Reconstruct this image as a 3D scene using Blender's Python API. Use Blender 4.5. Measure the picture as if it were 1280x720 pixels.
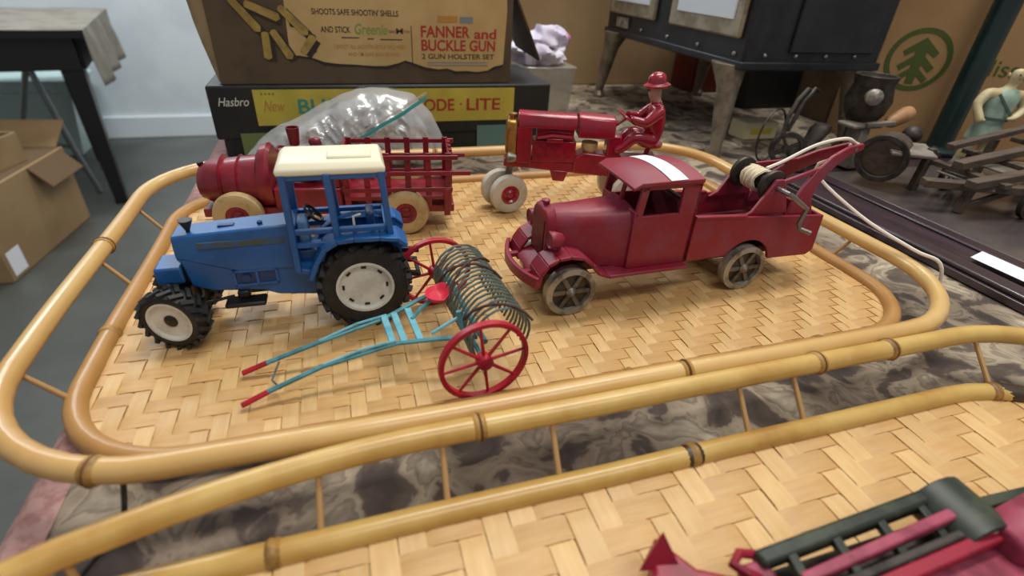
import bpy, bmesh, math, random
from mathutils import Vector, Matrix, noise, Euler

random.seed(11)
sc = bpy.context.scene
for o in list(bpy.data.objects):
    bpy.data.objects.remove(o)
COL = sc.collection
R = math.radians
PI = math.pi

# ------------------------------------------------------------------ camera, world, lights, exposure
# World axes follow the table: x along its long side, y away from the viewer, z = 0 on the table top.
CAM_H, CAM_F, PITCH, ROLL, YAW = 0.24, 650.0, R(32), R(3.5), R(-19)
cd = bpy.data.cameras.new('camera')
cam = bpy.data.objects.new('camera', cd)
COL.objects.link(cam)
cd.sensor_width = 36.0
cd.lens = CAM_F / 1280.0 * 36.0
cd.clip_start = 0.01
cam.matrix_world = (Matrix.Translation((0, 0, CAM_H)) @ Matrix.Rotation(YAW, 4, 'Z') @
                    Matrix.Rotation(PI / 2 - PITCH, 4, 'X') @ Matrix.Rotation(ROLL, 4, 'Z'))
sc.camera = cam
cd.dof.use_dof = True
cd.dof.focus_distance = 0.44
cd.dof.aperture_fstop = 5.6

w = bpy.data.worlds.new('world')
sc.world = w
w.use_nodes = True
w.node_tree.nodes['Background'].inputs[0].default_value = (0.95, 0.97, 1.0, 1)
w.node_tree.nodes['Background'].inputs[1].default_value = 0.30

def ceiling_lamp(x, y, sx, sy, power, z=1.95, col=(1.0, 0.965, 0.9)):
    l = bpy.data.lights.new('ceiling_lamp', 'AREA')
    l.shape = 'RECTANGLE'
    l.size, l.size_y = sx, sy
    l.energy = power
    l.color = col
    o = bpy.data.objects.new('ceiling_lamp', l)
    o.location = (x, y, z)
    COL.objects.link(o)
    return o
ceiling_lamp(0.60, 0.75, 1.3, 0.35, 28)
ceiling_lamp(0.55, -0.65, 1.3, 0.35, 15)
ceiling_lamp(-0.9, 2.75, 1.3, 0.35, 40, col=(0.9, 0.96, 1.0))
ceiling_lamp(1.6, 2.2, 1.3, 0.35, 16)

sc.view_settings.view_transform = 'Standard'
sc.view_settings.look = 'None'
sc.view_settings.gamma = 1.0
sc.view_settings.use_curve_mapping = False
sc.view_settings.exposure = 0.10

# ------------------------------------------------------------------ helpers
def hx(s):
    s = s.lstrip('#')
    c = [int(s[i:i + 2], 16) / 255 for i in (0, 2, 4)]
    return tuple(x / 12.92 if x <= 0.04045 else ((x + 0.055) / 1.055) ** 2.4 for x in c) + (1,)

def mat(name, col, rough=0.5, metal=0.0, col2=None, scale=40, lo=0.45, hi=0.6, detail=4, bump=0.0, bscale=300,
        coat=0.0, spec=0.5, rand=0.0, stretch=None, col3=None, alpha=None):
    m = bpy.data.materials.new(name)
    m.use_nodes = True
    nt = m.node_tree
    b = nt.nodes['Principled BSDF']
    b.inputs['Roughness'].default_value = rough
    b.inputs['Metallic'].default_value = metal
    b.inputs['Coat Weight'].default_value = coat
    b.inputs['Coat Roughness'].default_value = 0.15
    b.inputs['Specular IOR Level'].default_value = spec
    tc = nt.nodes.new('ShaderNodeTexCoord')
    vec = tc.outputs['Object']
    if stretch:
        mp = nt.nodes.new('ShaderNodeMapping')
        mp.inputs['Scale'].default_value = stretch
        nt.links.new(vec, mp.inputs['Vector'])
        vec = mp.outputs['Vector']
    out = None
    if col2:
        n = nt.nodes.new('ShaderNodeTexNoise')
        n.inputs['Scale'].default_value = scale
        n.inputs['Detail'].default_value = detail
        n.inputs['Roughness'].default_value = 0.6
        nt.links.new(vec, n.inputs['Vector'])
        r = nt.nodes.new('ShaderNodeValToRGB')
        r.color_ramp.elements[0].position = lo
        r.color_ramp.elements[0].color = hx(col)
        r.color_ramp.elements[1].position = hi
        r.color_ramp.elements[1].color = hx(col2)
        if col3:
            e = r.color_ramp.elements.new(min(0.98, hi + 0.1))
            e.color = hx(col3)
        nt.links.new(n.outputs['Fac'], r.inputs['Fac'])
        out = r.outputs['Color']
    if rand:
        oi = nt.nodes.new('ShaderNodeObjectInfo')
        hs = nt.nodes.new('ShaderNodeHueSaturation')
        mr = nt.nodes.new('ShaderNodeMapRange')
        mr.inputs['To Min'].default_value = 1 - rand
        mr.inputs['To Max'].default_value = 1 + rand
        nt.links.new(oi.outputs['Random'], mr.inputs['Value'])
        nt.links.new(mr.outputs['Result'], hs.inputs['Value'])
        if out is None:
            hs.inputs['Color'].default_value = hx(col)
        else:
            nt.links.new(out, hs.inputs['Color'])
        out = hs.outputs['Color']
    if out is None:
        b.inputs['Base Color'].default_value = hx(col)
    else:
        nt.links.new(out, b.inputs['Base Color'])
    if bump:
        n2 = nt.nodes.new('ShaderNodeTexNoise')
        n2.inputs['Scale'].default_value = bscale
        n2.inputs['Detail'].default_value = 3
        nt.links.new(vec, n2.inputs['Vector'])
        bp = nt.nodes.new('ShaderNodeBump')
        bp.inputs['Strength'].default_value = bump
        bp.inputs['Distance'].default_value = 0.001
        nt.links.new(n2.outputs['Fac'], bp.inputs['Height'])
        nt.links.new(bp.outputs['Normal'], b.inputs['Normal'])
    return m

def film(name, col, transp=0.5, rough=0.12):
    m = bpy.data.materials.new(name)
    m.use_nodes = True
    nt = m.node_tree
    for n in list(nt.nodes):
        nt.nodes.remove(n)
    o = nt.nodes.new('ShaderNodeOutputMaterial')
    tr = nt.nodes.new('ShaderNodeBsdfTransparent')
    gl = nt.nodes.new('ShaderNodeBsdfGlossy')
    gl.inputs['Roughness'].default_value = rough
    df = nt.nodes.new('ShaderNodeBsdfDiffuse')
    df.inputs['Color'].default_value = hx(col)
    m1 = nt.nodes.new('ShaderNodeMixShader')
    m1.inputs[0].default_value = 0.4
    nt.links.new(df.outputs[0], m1.inputs[1])
    nt.links.new(gl.outputs[0], m1.inputs[2])
    m2 = nt.nodes.new('ShaderNodeMixShader')
    m2.inputs[0].default_value = transp
    nt.links.new(m1.outputs[0], m2.inputs[1])
    nt.links.new(tr.outputs[0], m2.inputs[2])
    nt.links.new(m2.outputs[0], o.inputs[0])
    return m

def frame_of(ax):
    ax = Vector(ax).normalized()
    up = Vector((0, 0, 1)) if abs(ax.z) < 0.9 else Vector((1, 0, 0))
    a = ax.cross(up).normalized()
    return a, ax.cross(a).normalized(), ax

class MB:
    def __init__(s):
        s.v, s.f = [], []
    def add(s, vs, fs, M=None):
        k = len(s.v)
        s.v += [tuple(M @ Vector(p)) if M else tuple(p) for p in vs]
        s.f += [tuple(i + k for i in f) for f in fs]
        return s
    def box(s, c, d, rot=None, top=None):
        x, y, z = d[0] / 2, d[1] / 2, d[2] / 2
        tx, ty = (x * top[0], y * top[1]) if top else (x, y)
        vs = [(-x, -y, -z), (x, -y, -z), (x, y, -z), (-x, y, -z), (-tx, -ty, z), (tx, -ty, z), (tx, ty, z), (-tx, ty, z)]
        M = Matrix.Translation(c)
        if rot:
            M = M @ Euler(rot).to_matrix().to_4x4()
        return s.add(vs, [(3, 2, 1, 0), (4, 5, 6, 7), (0, 1, 5, 4), (1, 2, 6, 5), (2, 3, 7, 6), (3, 0, 4, 7)], M)
    def b2(s, lo, hi, **k):
        return s.box([(a + b) / 2 for a, b in zip(lo, hi)], [abs(b - a) for a, b in zip(lo, hi)], **k)
    def bar(s, p0, p1, wd, ht, up=(0, 0, 1)):
        p0, p1 = Vector(p0), Vector(p1)
        ax = (p1 - p0).normalized()
        u = Vector(up)
        if abs(ax.dot(u)) > 0.95:
            u = Vector((1, 0, 0))
        a = ax.cross(u).normalized() * wd / 2
        b = a.cross(ax).normalized() * ht / 2
        vs = [p + i * a + j * b for p in (p0, p1) for i, j in ((-1, -1), (1, -1), (1, 1), (-1, 1))]
        return s.add(vs, [(0, 1, 2, 3), (7, 6, 5, 4), (0, 4, 5, 1), (1, 5, 6, 2), (2, 6, 7, 3), (3, 7, 4, 0)])
    def lathe(s, prof, c, axis, n=24):
        a, b, ax = frame_of(axis)
        c = Vector(c)
        vs, fs = [], []
        for r, h in prof:
            for i in range(n):
                t = 2 * PI * i / n
                vs.append(c + ax * h + (a * math.cos(t) + b * math.sin(t)) * r)
        for j in range(len(prof) - 1):
            for i in range(n):
                k = (i + 1) % n
                fs.append((j * n + i, j * n + k, (j + 1) * n + k, (j + 1) * n + i))
        if prof[0][0] > 1e-6:
            fs.append(tuple(range(n))[::-1])
        if prof[-1][0] > 1e-6:
            fs.append(tuple((len(prof) - 1) * n + i for i in range(n)))
        return s.add(vs, fs)
    def ringlathe(s, prof, c, axis, n=32):
        """closed profile revolved: a tyre or hoop"""
        a, b, ax = frame_of(axis)
        c = Vector(c)
        vs, fs, m = [], [], len(prof)
        for r, h in prof:
            for i in range(n):
                t = 2 * PI * i / n
                vs.append(c + ax * h + (a * math.cos(t) + b * math.sin(t)) * r)
        for j in range(m):
            q = (j + 1) % m
            for i in range(n):
                k = (i + 1) % n
                fs.append((j * n + i, j * n + k, q * n + k, q * n + i))
        return s.add(vs, fs)
    def cyl(s, p0, p1, r0, r1=None, n=16):
        p0, p1 = Vector(p0), Vector(p1)
        return s.lathe([(r0, 0), (r0 if r1 is None else r1, (p1 - p0).length)], p0, p1 - p0, n)
    def tube(s, pts, r, n=8, closed=False, flat=1.0):
        pts = [Vector(p) for p in pts]
        m = len(pts)
        rs = r if isinstance(r, (list, tuple)) else [r] * m
        vs, fs, a = [], [], None
        for i in range(m):
            if closed:
                t = pts[(i + 1) % m] - pts[i - 1]
            else:
                t = pts[min(i + 1, m - 1)] - pts[max(i - 1, 0)]
            t.normalize()
            if a is None:
                up = Vector((0, 0, 1)) if abs(t.z) < 0.9 else Vector((1, 0, 0))
                a = t.cross(up).normalized()
            else:
                a = (a - t * a.dot(t)).normalized()
            b = t.cross(a)
            for j in range(n):
                q = 2 * PI * j / n
                vs.append(pts[i] + (a * math.cos(q) + b * math.sin(q) * flat) * rs[i])
        for i in range(m if closed else m - 1):
            k = (i + 1) % m
            for j in range(n):
                l = (j + 1) % n
                fs.append((i * n + j, i * n + l, k * n + l, k * n + j))
        if not closed:
            fs.append(tuple(range(n))[::-1])
            fs.append(tuple((m - 1) * n + j for j in range(n)))
        return s.add(vs, fs)
    def prism(s, poly, y0, y1, plane='xz'):
        n = len(poly)
        def P(a, b, y):
            return (a, y, b) if plane == 'xz' else ((a, b, y) if plane == 'xy' else (y, a, b))
        vs = [P(a, b, y0) for a, b in poly] + [P(a, b, y1) for a, b in poly]
        fs = [tuple(range(n)), tuple(range(2 * n - 1, n - 1, -1))]
        fs += [(i, i + n, (i + 1) % n + n, (i + 1) % n) for i in range(n)]
        return s.add(vs, fs)
    def band(s, pts, th, y0, y1):
        """sheet following a polyline in xz, thickness th, between y0 and y1"""
        ps = [Vector((p[0], p[1])) for p in pts]
        ins = []
        for i, p in enumerate(ps):
            t = (ps[min(i + 1, len(ps) - 1)] - ps[max(i - 1, 0)]).normalized()
            ins.append(p + Vector((t.y, -t.x)) * th)
        for i in range(len(ps) - 1):
            q = [ps[i], ps[i + 1], ins[i + 1], ins[i]]
            s.prism([(a.x, a.y) for a in q], y0, y1)
        return s
    def loft(s, rings, caps=True):
        n = len(rings[0])
        vs = [p for r in rings for p in r]
        fs = []
        for j in range(len(rings) - 1):
            for i in range(n):
                k = (i + 1) % n
                fs.append((j * n + i, j * n + k, (j + 1) * n + k, (j + 1) * n + i))
        if caps:
            fs.append(tuple(range(n))[::-1])
            fs.append(tuple((len(rings) - 1) * n + i for i in range(n)))
        return s.add(vs, fs)
    def sphere(s, c, r, n=12):
        r = r if isinstance(r, (tuple, list)) else (r, r, r)
        vs, fs = [], []
        h = n // 2 + 1
        for j in range(1, h):
            p = PI * j / h
            for i in range(n):
                t = 2 * PI * i / n
                vs.append((c[0] + r[0] * math.sin(p) * math.cos(t), c[1] + r[1] * math.sin(p) * math.sin(t), c[2] + r[2] * math.cos(p)))
        for j in range(h - 2):
            for i in range(n):
                k = (i + 1) % n
                fs.append((j * n + i, j * n + k, (j + 1) * n + k, (j + 1) * n + i))
        vs += [(c[0], c[1], c[2] + r[2]), (c[0], c[1], c[2] - r[2])]
        t, b = len(vs) - 2, len(vs) - 1
        for i in range(n):
            k = (i + 1) % n
            fs.append((t, k, i))
            fs.append((b, (h - 2) * n + i, (h - 2) * n + k))
        return s.add(vs, fs)
    def mesh(s, name):
        me = bpy.data.meshes.new(name)
        me.from_pydata(s.v, [], s.f)
        bm = bmesh.new()
        bm.from_mesh(me)
        bmesh.ops.recalc_face_normals(bm, faces=bm.faces)
        bm.to_mesh(me)
        bm.free()
        for p in me.polygons:
            p.use_smooth = True
        me.set_sharp_from_angle(angle=R(38))
        return me
    def build(s, name, m, parent=None, bevel=0, loc=None, rot=None, seg=2):
        return link(name, s.mesh(name), m, parent, bevel, loc, rot, seg)

def link(name, me, m, parent=None, bevel=0, loc=None, rot=None, seg=2):
    o = bpy.data.objects.new(name, me)
    COL.objects.link(o)
    if m is not None and not me.materials:
        me.materials.append(m)
    if parent:
        o.parent = parent
    if loc:
        o.location = loc
    if rot:
        o.rotation_euler = rot
    if bevel:
        b = o.modifiers.new('bevel', 'BEVEL')
        b.width = bevel
        b.segments = seg
        b.limit_method = 'ANGLE'
        b.angle_limit = R(40)
    return o

def tag(o, label, cat, group=None, kind=None):
    if label:
        o['label'] = label
    if cat:
        o['category'] = cat
    if group:
        o['group'] = group
    if kind:
        o['kind'] = kind
    return o

def thing(name, label, cat, loc=(0, 0, 0), rotz=0, group=None):
    o = bpy.data.objects.new(name, None)
    o.empty_display_size = 0.02
    COL.objects.link(o)
    o.location = loc
    o.rotation_euler = (0, 0, rotz)
    return tag(o, label, cat, group)

def struct(name, mb, m, **k):
    o = mb.build(name, m, **k)
    o['kind'] = 'structure'
    return o

def text(name, body, m, parent, loc, height, width=None, rot=(PI / 2, 0, 0), fat=0.0, shear=0.0, ext=0.0002):
    cu = bpy.data.curves.new(name, 'FONT')
    cu.body = body
    cu.size = 1.0
    cu.offset = fat
    cu.shear = shear
    t = bpy.data.objects.new(name, cu)
    COL.objects.link(t)
    dg = bpy.context.evaluated_depsgraph_get()
    me = bpy.data.meshes.new_from_object(t.evaluated_get(dg))
    bpy.data.objects.remove(t)
    xs = [v.co.x for v in me.vertices]
    ys = [v.co.y for v in me.vertices]
    sx = sy = height / (max(ys) - min(ys))
    if width:
        sx = width / (max(xs) - min(xs))
    x0, y0 = min(xs), min(ys)
    for v in me.vertices:
        v.co = ((v.co.x - x0) * sx, (v.co.y - y0) * sy, 0)
    o = link(name, me, m, parent, 0, loc, rot)
    return o

def skin(name, nodes, edges, root, mats, parent, pick=None, sub=1):
    keys = list(nodes)
    me = bpy.data.meshes.new(name)
    me.from_pydata([nodes[k][0] for k in keys], [(keys.index(a), keys.index(b)) for a, b in edges], [])
    o = bpy.data.objects.new(name, me)
    COL.objects.link(o)
    o.modifiers.new('skin', 'SKIN')
    for i, k in enumerate(keys):
        sv = me.skin_vertices[0].data[i]
        r = nodes[k][1]
        sv.radius = r if isinstance(r, tuple) else (r, r)
        sv.use_root = (k == root)
    sb = o.modifiers.new('sub', 'SUBSURF')
    sb.levels = sb.render_levels = sub + 1
    dg = bpy.context.evaluated_depsgraph_get()
    em = bpy.data.meshes.new_from_object(o.evaluated_get(dg))
    bpy.data.objects.remove(o)
    em.name = name
    em.materials.clear()
    for m in mats:
        em.materials.append(m)
    for p in em.polygons:
        p.use_smooth = True
        p.material_index = pick(p.center) if pick else 0
    return link(name, em, None, parent)

def rrect(x0, x1, y0, y1, r, z, n=10, step=0.02):
    pts = []
    cs = [(x1 - r, y0 + r, -90), (x1 - r, y1 - r, 0), (x0 + r, y1 - r, 90), (x0 + r, y0 + r, 180)]
    for i, (cx, cy, a0) in enumerate(cs):
        for k in range(n + 1):
            a = R(a0 + 90 * k / n)
            pts.append(Vector((cx + r * math.cos(a), cy + r * math.sin(a), z)))
        nx = cs[(i + 1) % 4]
        a = R(nx[2])
        q = Vector((nx[0] + r * math.cos(a), nx[1] + r * math.sin(a), z))
        p = pts[-1]
        L = (q - p).length
        for k in range(1, int(L / step)):
            pts.append(p + (q - p) * (k * step / L))
    return pts

# ------------------------------------------------------------------ materials
M = {}
M['wall'] = mat('white_wall_paint', '#dfe6ea', 0.7, col2='#d3dbe0', scale=3)
M['base'] = mat('white_baseboard_paint', '#dde4e9', 0.5)
M['floor'] = mat('grey_concrete', '#61635e', 0.42, col2='#4d4f4a', scale=2.2, lo=0.35, hi=0.65, detail=8, bump=0.1, bscale=60)
M['board'] = mat('dark_table_wood', '#2b2321', 0.4, col2='#3a2f2a', scale=8, stretch=(1, 8, 1))
M['rim'] = mat('pale_bamboo', '#cba95f', 0.36, col2='#b98f48', scale=16, lo=0.42, hi=0.62, col3='#a67c3c', coat=0.25, stretch=(1, 1, 1), bump=0.05, bscale=200)
M['rim_tan'] = mat('sun_browned_bamboo', '#c59a5c', 0.36, col2='#d3b070', scale=9, lo=0.35, hi=0.65, coat=0.3, bump=0.05, bscale=200, col3='#b08045')
M['rim2'] = mat('tan_rattan', '#b98b50', 0.45, col2='#a3763c', scale=18, lo=0.3, hi=0.75, coat=0.15, bump=0.05)
M['rim_dark'] = mat('dark_bamboo', '#3b2a1c', 0.45, col2='#8a6630', scale=30, lo=0.5, hi=0.65)
M['node'] = mat('bamboo_joint', '#a8803e', 0.5, col2='#7d5a2c', scale=90)
M['wrap'] = mat('brown_cane_wrap', '#6b4528', 0.6)
M['spindle'] = mat('cane_spindle', '#b08a58', 0.55)
M['weft'] = mat('tan_bamboo_splint', '#cca46c', 0.5, col2='#bd9259', scale=22, lo=0.3, hi=0.75, rand=0.07, stretch=(1.5, 12, 1), bump=0.08, bscale=150)
M['warp'] = mat('pale_bamboo_splint', '#d6b37b', 0.48, col2='#c9a067', scale=22, lo=0.3, hi=0.75, rand=0.08, stretch=(12, 1.5, 1), bump=0.08, bscale=150)
M['blue'] = mat('blue_plastic', '#1b5b9b', 0.38, col2='#17518c', scale=30, coat=0.15)
M['blue_dark'] = mat('deep_blue_plastic', '#123a6b', 0.45)
M['cream'] = mat('cream_plastic', '#ece5c9', 0.45)
M['white_rim'] = mat('white_plastic_rim', '#d9d8d0', 0.45, col2='#c4c2b8', scale=60)
M['rubber'] = mat('black_rubber', '#161617', 0.6, col2='#242425', scale=80)
M['black'] = mat('black_plastic', '#121214', 0.45)
M['decal'] = mat('faded_decal', '#4a4f45', 0.5, col2='#2f5a86', scale=120)
M['grey_part'] = mat('pale_blue_grey_plastic', '#5d86ad', 0.5)
M['truck'] = mat('worn_maroon_paint', '#86182c', 0.44, col2='#843044', scale=38, lo=0.45, hi=0.66, bump=0.15, bscale=200, col3='#55202a')
M['truck_in'] = mat('dark_maroon_paint', '#661222', 0.5, col2='#3f1018', scale=40)
M['nickel'] = mat('tarnished_nickel', '#a39d93', 0.38, metal=0.45, col2='#6d665c', scale=70)
M['spoke'] = mat('dull_iron_spoke', '#6e675e', 0.45, metal=0.4, col2='#4a443e', scale=60)
M['iron'] = mat('dark_bare_iron', '#4a443e', 0.5, metal=0.5, col2='#2e2a27', scale=60)
M['steel'] = mat('grey_steel', '#8a8784', 0.35, metal=0.85)
M['rope'] = mat('off_white_string', '#e6ddcf', 0.85, bump=0.4, bscale=900)
M['coil'] = mat('cream_cotton_cord', '#dccfb0', 0.85, bump=0.4, bscale=900)
M['gloss_red'] = mat('glossy_red_enamel', '#9a0f2b', 0.25, col2='#8a1027', scale=40, coat=0.5)
M['gold'] = mat('brass_radiator', '#b98c4e', 0.35, metal=0.7, col2='#8f6736', scale=60)
M['tyre_white'] = mat('white_rubber_tyre', '#c6bfb0', 0.55, col2='#b3a995', scale=40)
M['tyre_tan'] = mat('aged_tan_rubber_tyre', '#c0a777', 0.6, col2='#a58b5e', scale=40)
M['skin'] = mat('painted_flesh', '#b58a78', 0.5)
M['old_red'] = mat('old_crimson_paint', '#861326', 0.38, col2='#6d0f20', scale=45, coat=0.2, bump=0.1)
M['rake_red'] = mat('bright_red_paint', '#b3152c', 0.4, col2='#96122a', scale=60)
M['rake_seat'] = mat('coral_red_paint', '#d22f45', 0.4)
M['teal'] = mat('teal_paint', '#4f94a0', 0.45, col2='#3a7681', scale=80)
M['teal_light'] = mat('pale_teal_paint', '#74b6c6', 0.45, col2='#5aa0b0', scale=80)
M['tine'] = mat('grey_green_wire', '#6f7f78', 0.4, metal=0.4, col2='#56615b', scale=120)
M['twine'] = mat('brown_twine', '#4d3230', 0.8)
M['paper'] = mat('white_paper', '#eef0f6', 0.7)
M['boxblack'] = mat('black_printed_card', '#17191a', 0.45, col2='#20211f', scale=25)
M['boxyellow'] = mat('yellow_printed_card', '#c6b347', 0.5, col2='#b5a23e', scale=12)
M['boxteal'] = mat('grey_teal_printed_card', '#5a7a72', 0.55)
M['boxgreen'] = mat('olive_printed_card', '#6d7a4a', 0.55)
M['boxbrown'] = mat('brown_printed_card', '#584733', 0.6, col2='#4a3b28', scale=14, bump=0.05)
M['boxinner'] = mat('bare_tan_card', '#a68c66', 0.7, col2='#8f7650', scale=30)
M['parch'] = mat('parchment_printed_card', '#c4a670', 0.6, col2='#b89a64', scale=10)
M['ink_red'] = mat('red_ink', '#a52a22', 0.6)
M['ink_dark'] = mat('brown_ink', '#4c3420', 0.6)
M['ink_green'] = mat('green_ink', '#7f9440', 0.6)
M['ink_teal'] = mat('teal_ink', '#3d8c7c', 0.6)
M['ink_orange'] = mat('orange_ink', '#b5803a', 0.6)
M['ink_grey'] = mat('grey_blue_ink', '#7b8081', 0.6)
M['ink_white'] = mat('white_ink', '#d8d6ce', 0.6)
M['ink_torn'] = mat('scorched_ink', '#2e2119', 0.6)
M['shell'] = mat('printed_yellow_shell', '#a58b46', 0.55, col2='#8b7338', scale=60)
M['bagfilm'] = film('clear_plastic_film', '#e3e6e8', 0.50, 0.2)
M['bagfill'] = mat('crumpled_grey_plastic', '#c9cbcb', 0.5, col2='#8c8b86', scale=55, lo=0.45, hi=0.62)
M['zip'] = mat('turquoise_zip', '#2fb3c4', 0.4)
M['lilac'] = mat('lilac_plastic', '#cfc6dc', 0.5, col2='#e4e0ea', scale=30)
M['pink'] = mat('pink_plastic', '#d077a6', 0.5)
M['clear'] = film('clear_plastic_tub', '#b9b2a4', 0.45)
M['stove'] = mat('blued_black_steel', '#2a2c31', 0.42, col2='#1f2023', scale=14, metal=0.2, bump=0.08)
M['stove_nickel'] = mat('stained_nickel', '#a69c88', 0.4, metal=0.35, col2='#8a7f6a', scale=30)
M['enamel'] = mat('white_enamel', '#d9e2ea', 0.3)
M['legmetal'] = mat('dull_nickel_leg', '#8d8271', 0.42, metal=0.45, col2='#6f6557', scale=40)
M['carton'] = mat('brown_carton', '#a1855f', 0.75, col2='#957a55', scale=5, bump=0.05)
M['carton2'] = mat('tan_carton', '#b08a5e', 0.75, col2='#a27d52', scale=5, bump=0.05)
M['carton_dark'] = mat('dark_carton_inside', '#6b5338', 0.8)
M['logo'] = mat('olive_green_ink', '#4d5c22', 0.7)
M['pole'] = mat('dark_green_enamel', '#0f2422', 0.3, col2='#16302c', scale=6)
M['darkwood'] = mat('dark_lacquered_wood', '#372a2e', 0.32, col2='#43333a', scale=9, stretch=(8, 1, 1), coat=0.3)
M['greytop'] = mat('worn_grey_tray_top', '#5d5552', 0.25, col2='#4a4242', scale=7, coat=0.4)
M['slat'] = mat('weathered_brown_wood', '#5a4a3c', 0.6, col2='#463a30', scale=25, stretch=(1, 6, 6))
M['plate'] = mat('pale_grey_iron_plate', '#8d857b', 0.5, col2='#75695f', scale=30)
M['woodhandle'] = mat('turned_tan_wood', '#a97f58', 0.5, col2='#94693f', scale=30)
M['mint'] = mat('mint_green_paint', '#a9c0ad', 0.5, col2='#93ab9a', scale=50)
M['ivory'] = mat('ivory_paint', '#cfc19a', 0.5, col2='#c0ae82', scale=50)
M['strap'] = mat('dark_green_strap', '#4e6458', 0.5)
M['fg_green'] = mat('black_green_paint', '#232a21', 0.45, col2='#38402f', scale=60)
M['fg_red'] = mat('rosy_red_paint', '#941a31', 0.42, col2='#7a162a', scale=50)
M['fg_pink'] = mat('worn_pink_paint', '#a04358', 0.5, col2='#7c2a3e', scale=45)
M['leftcloth'] = mat('taupe_cloth', '#8e887c', 0.85, col2='#7d776b', scale=10)
M['leftwood'] = mat('black_table_wood', '#1b1a1c', 0.35)
M['teal_bin'] = mat('pale_aqua_plastic', '#d0e8e4', 0.35)
M['chrome'] = mat('brushed_steel_tube', '#8f979b', 0.35, metal=0.6)
M['redbox'] = mat('dark_red_card', '#5a1410', 0.6)
M['bookwhite'] = mat('pale_card', '#c9bd98', 0.6)
M['fringe'] = mat('dusty_pink_fringe', '#b08a84', 0.9, col2='#9a6f6a', scale=120)

def cloth_mat():
    m = bpy.data.materials.new('floral_tapestry')
    m.use_nodes = True
    nt = m.node_tree
    b = nt.nodes['Principled BSDF']
    b.inputs['Roughness'].default_value = 0.8
    tc = nt.nodes.new('ShaderNodeTexCoord')
    n1 = nt.nodes.new('ShaderNodeTexNoise')
    n1.inputs['Scale'].default_value = 30
    n1.inputs['Detail'].default_value = 5
    n1.inputs['Distortion'].default_value = 0.7
    nt.links.new(tc.outputs['Object'], n1.inputs['Vector'])
    r = nt.nodes.new('ShaderNodeValToRGB')
    r.color_ramp.elements[0].position = 0.33
    r.color_ramp.elements[0].color = hx('#4a3f3a')
    r.color_ramp.elements[1].position = 0.72
    r.color_ramp.elements[1].color = hx('#d8cfba')
    for p, c in ((0.44, '#665950'), (0.47, '#9a8d7c'), (0.54, '#b3a793'), (0.57, '#877a6b')):
        e = r.color_ramp.elements.new(p)
        e.color = hx(c)
    nt.links.new(n1.outputs['Fac'], r.inputs['Fac'])
    v = nt.nodes.new('ShaderNodeTexNoise')
    v.inputs['Scale'].default_value = 9
    v.inputs['Detail'].default_value = 2
    nt.links.new(tc.outputs['Object'], v.inputs['Vector'])
    r2 = nt.nodes.new('ShaderNodeValToRGB')
    r2.color_ramp.elements[0].position = 0.42
    r2.color_ramp.elements[0].color = hx('#8d7c72')
    r2.color_ramp.elements[1].position = 0.58
    r2.color_ramp.elements[1].color = hx('#f2ede2')
    nt.links.new(v.outputs['Fac'], r2.inputs['Fac'])
    mx = nt.nodes.new('ShaderNodeMix')
    mx.data_type = 'RGBA'
    mx.blend_type = 'MULTIPLY'
    mx.inputs[0].default_value = 0.75
    nt.links.new(r.outputs['Color'], mx.inputs[6])
    nt.links.new(r2.outputs['Color'], mx.inputs[7])
    nt.links.new(mx.outputs[2], b.inputs['Base Color'])
    wv = nt.nodes.new('ShaderNodeTexNoise')
    wv.inputs['Scale'].default_value = 500
    nt.links.new(tc.outputs['Object'], wv.inputs['Vector'])
    bp = nt.nodes.new('ShaderNodeBump')
    bp.inputs['Strength'].default_value = 0.3
    bp.inputs['Distance'].default_value = 0.001
    nt.links.new(wv.outputs['Fac'], bp.inputs['Height'])
    nt.links.new(bp.outputs['Normal'], b.inputs['Normal'])
    return m
M['cloth'] = cloth_mat()

# ------------------------------------------------------------------ the room
FLOOR = -0.76
struct('floor', MB().b2((-4.5, -2.5, FLOOR - 0.05), (4.5, 3.7, FLOOR)), M['floor'])
struct('wall_back', MB().b2((-4.5, 3.62, FLOOR), (4.5, 3.72, 2.1)), M['wall'])
struct('baseboard_back', MB().b2((-4.5, 3.60, FLOOR), (4.5, 3.62, FLOOR + 0.125)), M['base'], bevel=0.006)

# ------------------------------------------------------------------ the display table and its cloth
TX0, TX1, TY0, TY1 = -0.172, 1.75, -0.55, 1.32
t = thing('display_table', 'dark wooden display table under the floral cloth, carrying all the toys', 'table', (0.8, 0.4, FLOOR))
def tb(lo, hi):
    return MB().b2([a - b for a, b in zip(lo, (0.8, 0.4, FLOOR))], [a - b for a, b in zip(hi, (0.8, 0.4, FLOOR))])
tb((TX0, TY0, -0.035), (TX1, TY1, -0.003)).build('table_top', M['board'], t, 0.003)
for a, b in ((TX0 + .08, TY0 + .08), (TX1 - .08, TY0 + .08), (TX0 + .08, TY1 - .08), (TX1 - .08, TY1 - .08)):
    tb((a - .03, b - .03, FLOOR), (a + .03, b + .03, -0.035)).build('leg', M['board'], t, 0.003)
for lo, hi in (((TX0 + .05, TY0 + .05, -.12), (TX1 - .05, TY0 + .07, -.035)), ((TX0 + .05, TY1 - .07, -.12), (TX1 - .05, TY1 - .05, -.035))):
    tb(lo, hi).build('apron', M['board'], t)

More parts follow.
